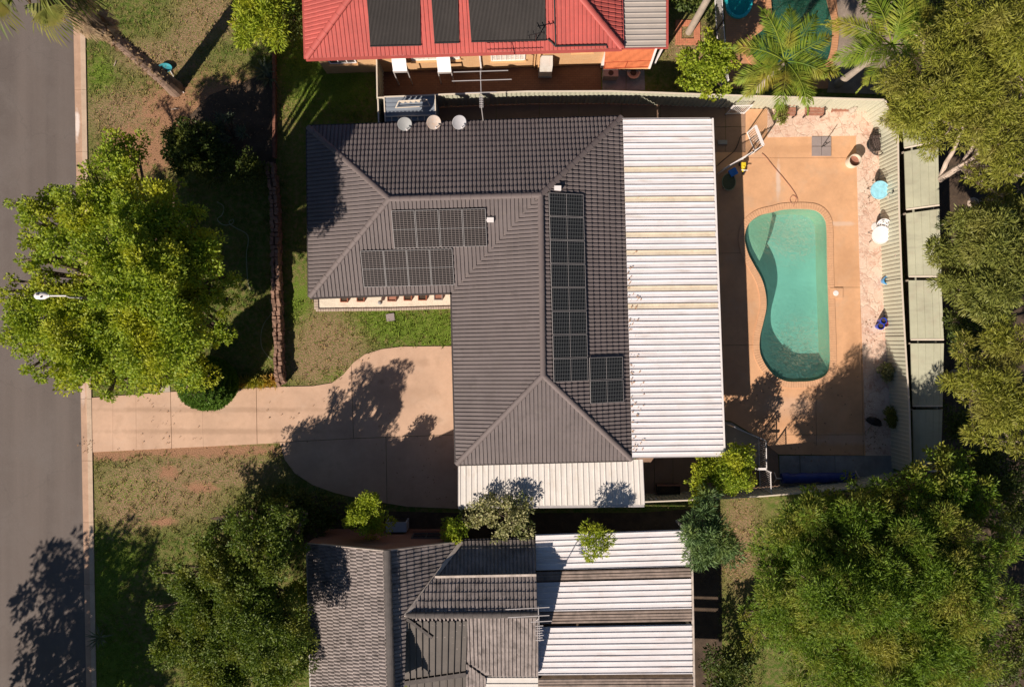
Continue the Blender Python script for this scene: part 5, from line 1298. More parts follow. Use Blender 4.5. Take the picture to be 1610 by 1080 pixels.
# blue pool blanket on its roller
a, b = P(1229, 752, .4), P(1345, 750, .4); t = thing('pool_blanket_roller', 'dark blue rolled pool blanket on the grey slab along the lower fence', 'pool blanket', P(1285, 752, .05))
mb = MB(); n_ = 14; mb.tube([a.lerp(b, k / n_) + Vector((0, .02 * math.sin(k * 2.1), 0)) for k in range(n_ + 1)], [.24 + .02 * math.sin(k * 1.7) for k in range(n_ + 1)], 18); mb.build('rolled_blanket', m_blued, t)
mb = MB(); mb.tube([a + (a - b).normalized() * .3, b + (b - a).normalized() * .2], .035, 8); mb.build('tube', m_alu, t)
for q in (a + (a - b).normalized() * .25, b + (b - a).normalized() * .15): mb = MB(); mb.bar(V3(q, .05) + Vector((0, .25, 0)), q, .04, .04); mb.bar(V3(q, .05) - Vector((0, .25, 0)), q, .04, .04); mb.build('stand', m_alu, t)
# brown bench and barbecue in the courtyard
c = P(1048, 766); t = thing('planter_box', 'long dark timber trough planter in the shaded courtyard', 'planter', c)
mb = MB()
for sy in (-.2, .2): mb.box(c + Vector((0, sy, .36)), (1.1, .04, .42))
for sx in (-.53, .53): mb.box(c + Vector((sx, 0, .36)), (.04, .36, .42)); mb.box(c + Vector((sx * .9, 0, .08)), (.08, .4, .14))
mb.build('box', m_wicker, t); mb = MB(); mb.box(c + Vector((0, 0, .45)), (1.02, .36, .04)); mb.build('soil', m_mulch, t)
mb = MB(); mb.box(c + Vector((0, .215, .6)), (1.16, .08, .05)); mb.build('rim', m_woodr, t)
c = P(1020, 774); t = thing('tap_fitting', 'white water filter bottles on the fence beside the cream carport', 'filter', V3(P(1020, 776), 0)); mb = MB()
for dx, r_ in ((-.12, .07), (.1, .08), (.28, .06)): mb.lathe(V3(c, 0) + Vector((dx, -.1, 1.1)), [(0, 0), (r_, .02), (r_, .3), (.03, .34), (0, .34)], 12)
mb.build('bottle', m_white, t); mb = MB(); mb.tube([V3(c, 1.5) + Vector((-.2, -.1, 0)), V3(c, 1.5) + Vector((.36, -.1, 0))], .03, 6); mb.build('pipe', m_dark, t)
mb = MB(); mb.tube([P(1157, 765, .06), P(1170, 764, .06)], .035, 6); tag(mb.build('white_pipe', m_white), 'short white pipe lying at the foot of the lower fence', 'pipe')
for i, (px, py, sx, lab) in enumerate(((1128, 360, .5, 'folded dark deck chair half under the patio edge beside the upper post'), )):
    pass
c = P(1150, 217); t = thing('step', 'dark rubber step mat on the brown path by the patio corner', 'mat', c); mb = MB(); mb.box(P(1136, 224, .06), (.45, .2, .07)); mb.build('tread', m_slab, t)
for px, py, a, l, lab in ((181, 100, 1.2, .3, 'small pale stick on the verge near the palm'), (275, 172, .1, .38, 'pale broken stick on the bare soil below the palm')):
    c = P(px, py, .03); d = Vector((math.cos(a), math.sin(a), 0)) * l / 2; mb = MB(); mb.tube([c - d, c + Vector((.02, .03, .01)), c + d], [.02, .025, .015], 6); tag(mb.build('stick', m_gum), lab, 'stick')

# ================================================================== TREES AND PLANTS
def unit(a): return a / np.maximum(np.linalg.norm(a, axis=-1, keepdims=True), 1e-9)
def rdir(n, up=0.0):
    d = rng.normal(size=(n, 3)); d = unit(d); d[:, 2] += up
    return unit(d)
def leaf_verts(Pn, D, Nn, L, W, fold=.18):
    sd = unit(np.cross(D, Nn)); nn = np.cross(sd, D)
    L = L[:, None]; W = W[:, None]
    V = np.empty((len(Pn), 4, 3))
    V[:, 0] = Pn; V[:, 1] = Pn + D * L * .48 + sd * W * .5 + nn * W * fold
    V[:, 2] = Pn + D * L - nn * L * .06; V[:, 3] = Pn + D * L * .48 - sd * W * .5 + nn * W * fold
    return V.reshape(-1, 3)
def leaf_obj(name, V, mat, parent):
    n = len(V) // 4; V = V - np.array(WL[parent])
    me = faces_mesh(name, V, n, 4); me.materials.append(mat)
    return link(name, me, parent)

def tree(name, label, base, lobes, mat, leaf=(.20, .10), dens=1.0, clump=.62, trunk=.16, bark=None, group=None, flat=.8, droop=0.0, upn=.75, radial=.6, limbs=8, per=95, sub=False, cat='tree'):
    """lobes: (px, py, z, radius_px) in pixels, some low ones unseen and added for shade; each becomes a cloud of leafy clumps in space"""
    base = Vector(base); t = thing(name, label, cat, base, group); allV = []; tips = []
    if sub:
        lobes2 = []
        for px, py, z, rp in lobes:
            m = 1 if rp < 24 else int(3 + (rp / 24) ** 1.55)
            for q in range(m):
                a = rng.uniform(0, 6.283); rr = rp * .74 * math.sqrt((q + .5) / m); 
                lobes2.append((px + rr * math.cos(q * 2.4 + a * .15), py + rr * math.sin(q * 2.4 + a * .15), z + (rp - rr) * S * .45 * rng.uniform(-.2, 1.0), rp * (.42 if m > 1 else 1) * rng.uniform(.75, 1.25)))
        lobes = lobes2
    for px, py, z, rp in lobes:
        c = np.array(P(px, py, z)); r = rp * S * (H - z) / H
        k = max(3, int(dens * 13 * (r / clump) ** 2 / 2.2))
        d = rdir(k, .35); rad = r * (1 - .62 * rng.uniform(0, 1, k) ** 2.0) * rng.uniform(.82, 1.10, k)
        cc = c + d * rad[:, None] * np.array([1, 1, flat])
        cc[:, 2] = np.maximum(cc[:, 2], .25)
        cr = clump * rng.uniform(.45, 1.0, k) * min(1.0, r / (clump * 1.4))
        for q, w, dd in zip(cc, cr, d):
            m = int(per * (w / clump) ** 1.6) + 10
            off = rdir(m, .25); rr = w * rng.uniform(.25, 1, m) ** .5
            p = q + off * rr[:, None] * np.array([1, 1, .72])
            D = unit(off * radial + rng.normal(size=(m, 3)) * .45 + dd * .35 + np.array([0, 0, -droop]))
            Nn = unit(rng.normal(size=(m, 3)) * .55 + np.array([0, 0, upn]) + dd * .35)
            s = rng.uniform(.65, 1.2, m)
            allV.append(leaf_verts(p, D, Nn, leaf[0] * s, leaf[1] * s * rng.uniform(.8, 1.2, m)))
        tips.append((Vector(c), r, [Vector(x) for x in cc[:min(len(cc), limbs)]]))
    leaf_obj('crown', np.concatenate(allV), mat, t)
    mb = MB(); top = sum((x[0] for x in tips), Vector((0, 0, 0))) / len(tips)
    zt = min(x[0].z for x in tips) * .6
    fork = Vector((base.x + (top.x - base.x) * .35, base.y + (top.y - base.y) * .35, max(zt, top.z * .35)))
    mid_ = base.lerp(fork, .5) + Vector((trunk * .4, -trunk * .3, 0))
    mb.tube([base, base + Vector((0, 0, .15)), mid_, fork], [trunk * 1.5, trunk * 1.1, trunk * .9, trunk * .72], 10)
    for c, r, cl in tips:
        j1 = fork.lerp(c, .55) + Vector((random.uniform(-.2, .2), random.uniform(-.2, .2), -.12 * r))
        mb.tube([fork - Vector((0, 0, .05)), j1, c], [trunk * .55, trunk * .36, trunk * .2], 7)
        for q in cl: mb.tube([c.lerp(j1, .25), c.lerp(q, .55) + Vector((0, 0, -.06)), q], [trunk * .22, trunk * .12, trunk * .04], 5)
    mb.build('trunk', bark or m_bark, t)
    return t

# 1 the big tree at the street
tree('street_tree', 'big spreading bright green tree at the kerb with the street lamp poking out of it', P(286, 452),
     [(190, 262, 6.8, 42), (150, 330, 6.8, 62), (235, 340, 7.8, 62), (85, 345, 5.8, 48), (290, 400, 7.6, 60), (200, 420, 8.8, 78), (110, 395, 6.8, 40), (75, 510, 5.6, 62), (30, 470, 5.3, 32), (140, 545, 7.2, 66), (245, 520, 8.3, 76), (320, 470, 6.8, 46), (335, 525, 5.2, 26), (210, 588, 6.8, 36), (110, 590, 6.0, 26), (18, 318, 5.2, 12), (92, 300, 5.8, 14), (36, 370, 5, 12), (285, 560, 6, 42), (40, 540, 5, 24), (205, 235, 5.8, 22), (260, 300, 6.2, 34), (345, 450, 6.2, 34), (350, 515, 5.2, 28), (300, 360, 7.0, 40), (325, 400, 6.6, 36), (310, 555, 5.0, 30), (255, 590, 5.6, 26), (20, 520, 5, 26), (15, 455, 5, 24), (60, 575, 5, 26), (65, 425, 5.6, 40), (105, 455, 6.0, 46), (60, 385, 5.4, 30), (35, 345, 5.2, 18), (130, 290, 6.2, 34), (170, 500, 6.8, 50), (240, 430, 7.6, 50), (275, 470, 7.2, 50), (215, 385, 8.0, 46), (180, 225, 6.0, 20), (300, 590, 5.2, 20), (160, 600, 5.6, 26), (200, 540, 4.2, 56), (265, 550, 3.8, 46), (140, 560, 4.4, 46), (295, 505, 4.2, 36), (215, 470, 4.6, 60), (150, 480, 5.0, 50), (232, 545, 3.9, 58), (192, 572, 4.6, 38), (262, 520, 3.2, 50), (262, 585, 4.0, 28), (290, 560, 3.6, 34), (225, 570, 4.2, 36)],  # low inner lobes are unseen, added to shade the front garden
     m_leaf1, leaf=(.135, .078), dens=1.2, clump=.5, trunk=.24, per=150, upn=1.0, sub=True, limbs=3)
tree('street_tree', 'tree past the lower left corner, known by its shadow across the road', P(-45, 1165), [(-215, 1285, 6.0, 90), (-150, 1250, 6.4, 70), (-100, 1300, 6.0, 80), (-190, 1380, 5.6, 90), (-60, 1290, 5.2, 50), (-20, 1330, 5.0, 60), (30, 1240, 4.0, 44), (-60, 1390, 5, 80), (90, 1165, 3.4, 40)], m_leaf1, leaf=(.26, .15), dens=.8, clump=.62, trunk=.22, per=60)
# 2 the dark tree in front of the grey house
tree('dark_tree', 'broad dark leaved tree at the lower left in front of the weathered grey house', P(420, 890),
     [(330, 930, 4.0, 70), (400, 980, 4.7, 80), (300, 1000, 3.8, 60), (270, 900, 3.6, 32), (330, 850, 3.6, 32), (415, 875, 5.2, 48), (400, 850, 5.2, 44), (438, 950, 3.2, 42), (360, 1050, 4.0, 70), (430, 1050, 3.0, 52), (385, 830, 4.2, 38), (240, 950, 3.2, 20), (458, 1010, 2.8, 22), (440, 828, 5.0, 38), (470, 815, 4.2, 26), (425, 850, 3.3, 42), (395, 870, 3.4, 44), (455, 845, 3.4, 32), (440, 800, 3.6, 26), (425, 880, 2.6, 40)],  # low lobes under the crown added to close its shadow on the driveway
     LEAF('olive broad leaves', (0.064, 0.115, 0.013), (0.162, 0.223, 0.033), (0.211, 0.232, 0.039), .28), leaf=(.12, .066), dens=1.2, clump=.46, trunk=.22, per=140, sub=True, limbs=3)
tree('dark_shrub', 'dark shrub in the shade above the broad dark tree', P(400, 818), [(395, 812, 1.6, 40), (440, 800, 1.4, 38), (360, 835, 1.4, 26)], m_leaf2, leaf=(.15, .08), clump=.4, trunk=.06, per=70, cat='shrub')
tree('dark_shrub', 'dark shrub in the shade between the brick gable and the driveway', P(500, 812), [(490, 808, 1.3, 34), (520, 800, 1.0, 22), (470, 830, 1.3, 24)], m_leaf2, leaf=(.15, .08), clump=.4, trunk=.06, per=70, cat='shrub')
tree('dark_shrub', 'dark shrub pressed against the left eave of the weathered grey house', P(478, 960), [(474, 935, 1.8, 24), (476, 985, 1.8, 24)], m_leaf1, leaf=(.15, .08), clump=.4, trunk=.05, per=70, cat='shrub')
# 3 the small round trees by the grey house
tree('small_tree', 'small round yellow green tree between the driveway and the brick gable', P(585, 796), [(570, 806, 2.6, 34), (548, 812, 2.2, 20), (594, 812, 2.3, 20), (570, 785, 2.5, 20), (578, 828, 2.0, 14)], m_leaf5, leaf=(.10, .06), dens=1.2, clump=.34, trunk=.07, per=105, sub=True, limbs=3, cat='tree')
tree('variegated_shrub', 'pale variegated shrub with white tipped twigs overhanging the cream carport', P(785, 806), [(770, 802, 2.6, 26), (800, 815, 2.7, 30), (815, 794, 2.6, 20), (745, 812, 2.4, 18), (825, 830, 2.6, 16), (792, 842, 2.6, 14)], m_leaf6, leaf=(.13, .07), dens=.75, clump=.30, trunk=.08, per=34, cat='shrub')
tree('small_tree', 'little round green bush at the foot of the pale variegated shrub', P(718, 822), [(712, 832, 2.4, 20)], m_leaf1, leaf=(.11, .065), dens=1.2, clump=.28, trunk=.04, per=70, cat='shrub')
tree('small_tree', 'thin young tree with yellow green tufts leaning over the white roof of the grey house', P(925, 818), [(932, 838, 3.6, 15), (948, 846, 3.6, 13), (938, 866, 3.7, 14), (922, 845, 3.4, 10), (958, 838, 3.5, 8)], m_leaf5, leaf=(.17, .05), dens=1.2, clump=.30, trunk=.045, per=60, radial=1.0)
# 4 courtyard tree and the blue green one below
tree('small_tree', 'bright green small tree growing over the lower fence by the courtyard', P(1098, 742), [(1110, 738, 2.1, 32), (1150, 724, 2.6, 22), (1098, 755, 2.1, 24), (1152, 745, 2.5, 22), (1167, 728, 2.3, 12), (1102, 732, 2.0, 18), (1130, 755, 2.4, 22), (1095, 772, 2.4, 14), (1125, 722, 2.3, 18)], m_leaf1, leaf=(.11, .07), dens=1.0, clump=.36, trunk=.08, per=100, sub=True, limbs=3)
tree('drooping_tree', 'blue green tree with drooping plumes beside the white roof of the grey house', P(1102, 812), [(1098, 835, 3.2, 26), (1122, 850, 3.3, 28), (1102, 868, 3.0, 22), (1140, 862, 3.0, 22), (1108, 800, 3.0, 16), (1112, 782, 2.8, 15), (1128, 828, 3.1, 18)], m_leaf7, leaf=(.26, .045), dens=1.2, clump=.40, trunk=.08, per=85, droop=.35, radial=1.1)
# 5 trees at the top
tree('leafy_shrub', 'bright green long leaved shrub at the top beside the side lawn', P(425, 65), [(400, 30, 2.4, 30), (425, 45, 2.4, 26), (390, 58, 2.2, 18), (410, 5, 2.4, 28), (430, 20, 2.5, 24), (440, 65, 1.8, 10)], m_leaf5, leaf=(.22, .06), dens=1.2, clump=.42, trunk=.07, per=75, radial=1.0, cat='shrub')
tree('dark_shrub', 'dark shrub in the top shade next to the bright long leaved shrub', P(462, 25), [(460, 15, 1.8, 24), (470, 50, 1.4, 14)], m_leaf2, leaf=(.16, .07), clump=.4, trunk=.05, per=70, cat='shrub')
tree('small_tree', 'lime green tree leaning over the back fence between the two yards', P(1080, 118), [(1098, 92, 3.2, 30), (1122, 90, 3.0, 22), (1085, 122, 3.0, 24), (1110, 128, 3.0, 26), (1138, 138, 2.6, 12), (1105, 62, 2.8, 12), (1135, 95, 2.8, 14), (1075, 95, 2.8, 12), (1130, 118, 2.8, 12), (1108, 150, 2.7, 10)], m_leaf5, leaf=(.13, .09), dens=1.0, clump=.32, trunk=.08, per=70, sub=True, limbs=3)
tree('dark_tree', 'dark shrub behind the grey patio roof at the top edge', P(1085, -8), [(1080, 2, 2.4, 16), (1100, -15, 2.6, 26), (1065, -20, 2.4, 24)], m_leaf2, leaf=(.15, .08), clump=.4, trunk=.08, per=70)
# 6 the great feathery tree at the lower right
tree('feathery_tree', 'very wide feathery green tree filling the lower right corner', P(1330, 850),
     [(1270, 850, 4.5, 78), (1370, 850, 5.1, 86), (1470, 880, 5.8, 92), (1250, 940, 5.2, 80), (1350, 950, 6.6, 96), (1460, 980, 6.4, 96), (1220, 1000, 4.6, 46), (1300, 1040, 5.6, 80), (1410, 1060, 6, 80), (1540, 880, 5.4, 58), (1545, 950, 5.6, 50), (1500, 1060, 5.6, 60), (1185, 965, 4.0, 26), (1205, 880, 4.4, 38), (1575, 860, 5, 28), (1520, 1010, 5, 50)],
     m_leaf3, leaf=(.18, .034), dens=1.1, clump=.60, trunk=.30, per=250, droop=.15, radial=1.0, upn=.8, sub=True, limbs=3)
tree('leafy_tree', 'mid green tree along the lower fence above the feathery tree, leaves in tufts', P(1350, 770),
     [(1260, 795, 3.9, 34), (1300, 785, 4.2, 28), (1240, 820, 3.8, 26), (1310, 815, 4.6, 34), (1385, 775, 4.9, 36), (1400, 800, 4.4, 46), (1470, 790, 5.0, 62), (1430, 745, 4.2, 26), (1500, 740, 4.8, 44), (1540, 790, 4.8, 42), (1345, 820, 4.9, 40), (1330, 748, 3.0, 12), (1480, 715, 4.6, 22), (1570, 830, 4.6, 28)],
     m_leaf3, leaf=(.19, .07), clump=.36, trunk=.14, per=60, radial=.9, sub=True, limbs=3, dens=.62)
# 7 olive gums along the right edge
def gum(label, bpx, lobes, mat=None, **k):
    a = dict(leaf=(.21, .034), dens=1.15, clump=.46, sub=True, limbs=3, trunk=.20, bark=m_gum, per=185, droop=.45, radial=.7, upn=.6, group='olive gum trees along the right edge'); a.update(k)
    return tree('gum_tree', label, P(*bpx), lobes, mat or m_leaf4, **a)
gum('olive gum tree at the upper right, overhanging the corner of the pool yard', (1420, 175), [(1440, 150, 6.6, 58), (1500, 130, 7.2, 70), (1450, 195, 6.2, 46), (1405, 190, 5.6, 24), (1520, 190, 6.8, 50), (1480, 70, 6.8, 40), (1550, 150, 7, 45), (1415, 170, 5.8, 30)])
gum('olive gum tree in the top right corner', (1490, 60), [(1540, 40, 7.4, 66), (1590, 60, 7.4, 58), (1600, 120, 7.0, 46), (1560, 100, 7.0, 40), (1510, 10, 6.8, 26), (1590, 0, 7.4, 50)])
gum('olive gum tree with bare white branches below the upper right pair', (1450, 282), [(1570, 215, 6.2, 46), (1595, 255, 6.0, 40), (1530, 275, 5.4, 28), (1570, 290, 5.6, 30), (1600, 190, 6, 40)])
gum('grey green gum tree half way down the right edge', (1500, 425), [(1500, 400, 5.0, 42), (1550, 380, 5.8, 58), (1585, 420, 6.0, 62), (1520, 450, 5.2, 44), (1560, 480, 5.4, 44), (1600, 350, 5.8, 40), (1540, 340, 5.2, 30), (1490, 430, 4.6, 26)], m_grey, leaf=(.22, .045))
gum('olive gum tree with layered plumes below the grey green one', (1500, 590), [(1540, 560, 5.2, 46), (1590, 540, 5.6, 46), (1510, 600, 4.8, 34), (1560, 620, 5.6, 54), (1600, 640, 5.8, 46), (1480, 592, 4.4, 16), (1545, 670, 5.0, 34), (1590, 690, 5.4, 36)])
gum('shaded gum tree between the white branches and the grey green crown', (1530, 320), [(1580, 318, 3.6, 34), (1530, 330, 3.2, 30), (1605, 300, 3.6, 28), (1500, 350, 2.6, 24)], m_leaf2)
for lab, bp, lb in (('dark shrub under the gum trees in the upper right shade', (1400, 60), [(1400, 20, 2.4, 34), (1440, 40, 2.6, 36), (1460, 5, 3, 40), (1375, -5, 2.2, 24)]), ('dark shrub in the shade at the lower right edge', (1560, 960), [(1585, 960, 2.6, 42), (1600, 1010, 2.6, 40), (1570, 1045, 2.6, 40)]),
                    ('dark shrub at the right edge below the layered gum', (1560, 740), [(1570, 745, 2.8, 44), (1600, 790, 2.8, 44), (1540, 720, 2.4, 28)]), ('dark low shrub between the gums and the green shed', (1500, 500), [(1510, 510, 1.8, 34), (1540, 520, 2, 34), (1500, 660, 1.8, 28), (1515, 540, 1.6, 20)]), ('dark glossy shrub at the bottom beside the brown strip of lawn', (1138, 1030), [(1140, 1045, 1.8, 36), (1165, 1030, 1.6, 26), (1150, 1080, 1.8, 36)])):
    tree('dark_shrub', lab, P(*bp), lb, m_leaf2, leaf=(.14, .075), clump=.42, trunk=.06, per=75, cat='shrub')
# bare white gum branches reaching over the shed
mb = MB()
gb = [t_ for t_ in COL.objects if t_.get('label', '').startswith('olive gum tree with bare white')][0]
b0 = P(1462, 285, .0)
mb.tube([b0, P(1478, 282, 2.0), P(1500, 268, 3.6), P(1545, 238, 4.8), P(1590, 190, 5.6)], [.17, .15, .13, .10, .05], 9)
mb.tube([P(1478, 282, 2.0), P(1488, 255, 3.0), P(1500, 236, 4.2), P(1518, 190, 5.0)], [.11, .10, .08, .04], 8)
mb.tube([P(1500, 268, 3.6), P(1530, 252, 4.0), P(1570, 270, 4.6)], [.07, .05, .03], 7); mb.tube([P(1545, 238, 4.8), P(1552, 215, 5.2), P(1556, 180, 5.6)], [.05, .04, .02], 7)
mb.build('bare_branch', m_gum, gb)
# 8 shrubs of the shaded front garden
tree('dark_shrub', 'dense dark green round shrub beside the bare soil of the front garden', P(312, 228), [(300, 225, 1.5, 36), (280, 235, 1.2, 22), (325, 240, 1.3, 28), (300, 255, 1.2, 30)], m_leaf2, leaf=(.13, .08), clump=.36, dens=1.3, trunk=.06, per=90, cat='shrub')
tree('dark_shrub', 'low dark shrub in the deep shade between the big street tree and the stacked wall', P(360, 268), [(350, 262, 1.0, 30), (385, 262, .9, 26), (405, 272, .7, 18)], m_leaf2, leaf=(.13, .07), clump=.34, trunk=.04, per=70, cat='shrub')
def rosette(V, c, n, L, W, up=.7, tilt=(.15, 1.2)):
    a = rng.uniform(0, 2 * np.pi, n); e = rng.uniform(*tilt, n)
    D = np.stack([np.cos(a) * np.cos(e), np.sin(a) * np.cos(e), np.sin(e)], 1)
    s = rng.uniform(.7, 1.1, n)
    Nn = np.stack([-np.cos(a) * np.sin(e), -np.sin(a) * np.sin(e), np.cos(e)], 1)
    V.append(leaf_verts(np.repeat(np.array(c)[None], n, 0), D, Nn, L * s, W * s, .25))
def plant(name, label, px, py, ros, mat, n, L, W, group=None, stem=.04, cat='plant', tilt=(.15, 1.2)):
    c = P(px, py); t = thing(name, label, cat, c, group); V = []
    for dx, dy, z in ros: rosette(V, (c.x + dx, c.y + dy, z), n, L, W, tilt=tilt)
    leaf_obj('leaves', np.concatenate(V), mat, t)
    mb = MB()
    for dx, dy, z in ros: mb.tube([(c.x + dx * .3, c.y + dy * .3, 0), (c.x + dx, c.y + dy, max(z, .05))], [stem * 1.2, stem], 6)
    mb.build('stem', m_bark, t)
    return t
ro = [(random.gauss(0, .5), random.gauss(0, .42), random.uniform(.7, 1.3)) for k in range(22)]
plant('spiky_shrub', 'grey green spiky many headed shrub in the shaded front garden', 362, 212, ro, m_leaf8, 26, .42, .05, cat='shrub')
plant('agave', 'dark agave rosette against the red brick garden wall', 418, 115, [(0, 0, .1), (.25, -.3, .1)], m_leaf8, 34, .75, .09, tilt=(.1, .9))
plant('strap_leaf_plant', 'dark strap leaved plant in the deep shade of the big street tree', 335, 282, [(0, 0, .1), (.4, .1, .1)], m_leaf2, 30, .7, .05)
plant('strap_leaf_plant', 'pale tipped low plant beside the upper end of the stacked stone wall', 412, 272, [(0, 0, .3), (-.35, -.08, .3), (.2, .1, .35)], m_leaf6, 16, .3, .09)
for i, (px, lab) in enumerate(((371, 'orange strap leaved plant nearest the clipped conifer'), (383, 'orange strap leaved plant second from the clipped conifer'), (394, 'small golden strap leaved plant third from the clipped conifer'), (404, 'golden strap leaved plant in the middle of the driveway border'), (414, 'yellow strap leaved plant right of the middle of the driveway border'), (424, 'yellow strap leaved plant second from the end of the stacked wall'), (433, 'tall yellow strap leaved plant nearest the end of the stacked wall'))):
    plant('strap_leaf_plant', lab, px, 604 - (px - 371) * .05, [(0, 0, .12), (.12, .12, .1), (-.1, .1, .1)], m_leafy, 26, .42, .07, 'strap leaved plants along the driveway edge', tilt=(.3, 1.4))
plant('flax_plant', 'dark flax clump on the shaded kerb grass at the lower left', 160, 1000, [(0, 0, .1)], m_leaf8, 30, .9, .06, tilt=(.3, 1.3))
for i, (px, py, lab) in enumerate(((1393, 583, 'yellowish bushy plant at the foot of the pool side fence'), (1401, 655, 'shaded bushy plant near the lower end of the pool side fence'), (1228, 176, 'small grey leaved bush in a pot beside the hidden bench'))):
    tree('bushy_plant', lab, P(px, py), [(px, py, .5, 12), (px + 3, py + 8, .4, 9)], m_leaf6 if i == 0 else m_grey, leaf=(.10, .05), clump=.22, trunk=.03, per=60, dens=1.3, cat='shrub')
# clipped conifer: vertical sprays in tight tiers
def conifer():
    c = P(345, 601); t = thing('clipped_conifer', 'egg shaped clipped conifer standing at the edge of the driveway', 'shrub', c)
    n = 42000; u = rng.uniform(0, 1, n); z = 3.8 * (1 - (1 - u) ** .62); a = rng.uniform(0, 2 * np.pi, n)
    prof = np.interp(z / 3.8, [0, .08, .3, .6, .85, 1], [.55, 1.0, 1.25, 1.08, .62, .06])
    groove = .5 + .5 * np.sin(z * 13 + 1.7 * np.sin(a * 5) + 1.2 * np.sin(a * 11 + z * 2)); r = prof * (1 - .13 * groove) * rng.uniform(.90, 1.02, n)
    p = np.stack([c.x + r * np.cos(a), c.y + r * np.sin(a), z], 1)
    o_ = np.stack([np.cos(a), np.sin(a), np.full(n, .55)], 1)
    D = unit(o_ + rng.normal(size=(n, 3)) * .35); Nn = unit(rng.normal(size=(n, 3)) * .5 + np.array([0, 0, .8]))
    leaf_obj('foliage', leaf_verts(p, D, Nn, rng.uniform(.07, .14, n), rng.uniform(.03, .055, n)), m_leaf9, t)
    mb = MB(); mb.tube([c, c + Vector((0, 0, 3.4))], [.12, .03], 8); mb.lathe(c, [(.45, .05), (.92, .35), (1.02, 1.1), (.86, 2.2), (.5, 3.1), (.05, 3.6)], 14); mb.build('trunk', m_bark, t)
conifer()
# palms with feather leaves
def feather_palm(label, bpx, crown_px, z, nf, L, seed, mat=None):
    rs = np.random.default_rng(seed); b = P(*bpx); top = P(*crown_px, z)
    t = thing('palm_tree', label, 'palm', b, 'feather palms beyond the back fence')
    mb = MB(); mb.tube([b, b.lerp(top, .5) + Vector((.05, .05, 0)), top], [.2, .14, .13], 12); mb.build('trunk', m_timber, t)
    st = MB()
    for k in range(nf):
        a = 2 * np.pi * k / nf * 1.0 + rs.uniform(-.25, .25); e0 = rs.uniform(.25, .9); l = L * rs.uniform(.8, 1.1); m = 26; pts = []; p = np.array(top) + np.array([0, 0, .1]); e = e0
        for i in range(m):
            pts.append(p.copy()); p = p + np.array([math.cos(a) * math.cos(e), math.sin(a) * math.cos(e), math.sin(e)]) * l / m; e -= (e0 + .75) / m * (0.6 + i / m)
        pts = np.array(pts); fm = []
        st_r = [.028 * (1 - i / m) + .006 for i in range(m)]; st.tube([Vector(q) for q in pts], st_r, 5)
        T = unit(np.gradient(pts, axis=0)); up = np.array([0, 0, 1.0]); sd = unit(np.cross(T, up))
        V = []
        for s in (-1, 1):
            for rep in range(4):
                idx = np.arange(3, m); fr = idx / m; q = pts[idx] + T[idx] * rs.uniform(0, l / m, len(idx))[:, None]
                D = unit(sd[idx] * s * (.95 - .45 * fr)[:, None] + T[idx] * (.35 + .7 * fr)[:, None] + up * rs.uniform(-.45, .15, len(idx))[:, None])
                Nn = unit(np.cross(D, T[idx]) * s + rs.normal(size=(len(idx), 3)) * .2)
                ll = .62 * np.sin(np.clip(fr * 1.0 + .18, 0, 1) * np.pi) ** .6 * rs.uniform(.8, 1.1, len(idx)) + .08
                V.append(leaf_verts(q, D, Nn, ll, np.full(len(idx), .038), .15))
        leaf_obj('frond', np.concatenate(V), mat or m_frond, t)
    st.build('leaf_stalk', m_frond, t)
feather_palm('feather palm whose fronds hang over the green pool and the back fence', (1170, 165), (1232, 98), 5.0, 14, 2.8, 3)
feather_palm('larger feather palm on the gravel right of the green pool', (1316, 133), (1400, 72), 5.4, 15, 3.2, 5)
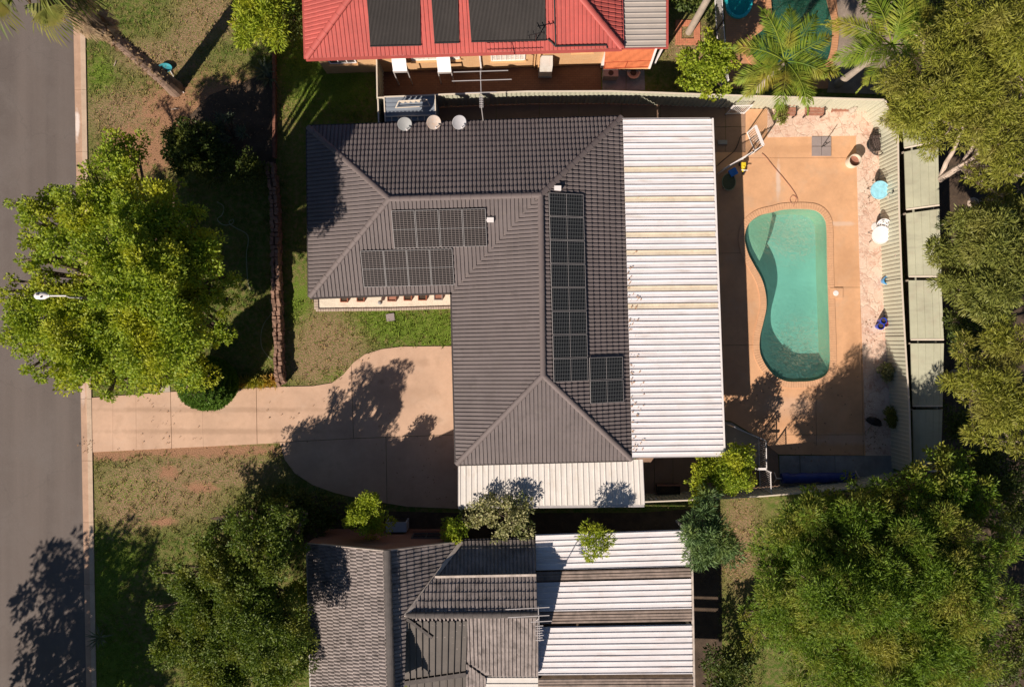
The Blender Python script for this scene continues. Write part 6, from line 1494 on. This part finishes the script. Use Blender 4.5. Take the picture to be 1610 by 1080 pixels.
# tall fan palm at the street with its skirt of dead leaves
def fan_palm():
    rs = np.random.default_rng(11); b = P(276, 140); top = P(36, -52, 11.6)
    t = thing('fan_palm', 'tall fan palm leaning out over the street with a shaggy skirt of dead leaves', 'palm', b)
    mb = MB(); n = 60; N = 14
    for i in range(n + 1):
        f = i / n; c = b.lerp(top, f) + Vector((.25 * math.sin(f * 3), -.12 * math.sin(f * 2.6), 0)); r = .30 - .10 * f + (.12 * (1 - f) ** 8)
        for k in range(N):
            a = 2 * math.pi * k / N; rr = r * (1 + (.10 * ((i * 7 + k * 3) % 3) / 2 if f > .12 else 0) * random.uniform(.4, 1.3)); mb.v.append((c.x + rr * math.cos(a), c.y + rr * math.sin(a), c.z))
    for i in range(n):
        for k in range(N): mb.f.append((i * N + k, i * N + (k + 1) % N, (i + 1) * N + (k + 1) % N, (i + 1) * N + k))
    mb.build('trunk', MAT('shaggy palm trunk', (.22, .15, .11), .35, 3, .95, .9, 14, dirt=.5, dirtcol=(.13, .09, .07)), t)
    def fan(c, d, L, mat_V, nseg=22, spread=1.25, droopy=.5, w=.055, stalk=None):
        d = unit(np.array(d)[None])[0]; up = np.array([0, 0, 1.0]); s = unit(np.cross(d, up)[None])[0]; nn = np.cross(s, d)
        hub = np.array(c) + d * L * .75
        if stalk is not None: stalk.tube([Vector(c), Vector(np.array(c) + d * L * .4 + up * .04), Vector(hub)], [.025, .02, .014], 5)
        for k in range(nseg):
            th = (k / (nseg - 1) - .5) * 2 * spread; D = d * math.cos(th) + s * math.sin(th) + nn * .12
            l = L * .62 * (1 - .22 * abs(th) / spread) * rs.uniform(.85, 1.1)
            p0_ = hub; p1_ = hub + D * l * .6; D2 = unit((D + np.array([0, 0, -droopy * rs.uniform(.7, 1.6)]))[None])[0]
            a1 = leaf_verts(p0_[None], unit(D[None]), nn[None], np.array([l * .8]), np.array([w * 1.9]), .25)
            a2 = leaf_verts(p1_[None], D2[None], unit((nn + D * .4)[None]), np.array([l * .75]), np.array([w]), .25); mat_V += [a1, a2]
    G = []; st = MB()
    for k in range(17):
        a = 2 * math.pi * k * .381966; e = .9 - 2.0 * (k / 17)
        fan(np.array(top) + np.array([0, 0, .2 - .02 * k]), (math.cos(a) * math.cos(e), math.sin(a) * math.cos(e), math.sin(e)), rs.uniform(1.5, 2.0), G, droopy=1.25, stalk=st)
    leaf_obj('leaves', np.concatenate(G), m_fan, t); st.build('leaf_stalk', m_fan, t)
    Dd = []; 
    for k in range(150):
        f = rs.uniform(.62, .985); c = np.array(b.lerp(top, f)) + np.array([.25 * math.sin(f * 3), -.12 * math.sin(f * 2.6), 0]); a = rs.uniform(0, 2 * np.pi); e = rs.uniform(-1.5, -.85)
        fan(c, (math.cos(a) * math.cos(e), math.sin(a) * math.cos(e), math.sin(e)), rs.uniform(.7, 1.3) * (.5 + .85 * (f - .6) / .4), Dd, nseg=12, spread=.55, droopy=.8, w=.05)
    for k in range(260):
        f = rs.uniform(.10, .64); c = np.array(b.lerp(top, f)) + np.array([.25 * math.sin(f * 3), -.12 * math.sin(f * 2.6), 0]); a = rs.uniform(0, 2 * np.pi); r_ = .27 - .09 * f
        D = unit(np.array([[math.cos(a), math.sin(a), rs.uniform(.1, 1.0)]])); Nn = unit(np.array([[-math.cos(a), -math.sin(a), 1.0]]))
        Dd.append(leaf_verts((c + np.array([math.cos(a) * r_, math.sin(a) * r_, 0]))[None], D, Nn, np.array([rs.uniform(.12, .26)]), np.array([rs.uniform(.06, .11)]), .3))
    leaf_obj('dead_leaf_skirt', np.concatenate(Dd), m_dry, t)
fan_palm()
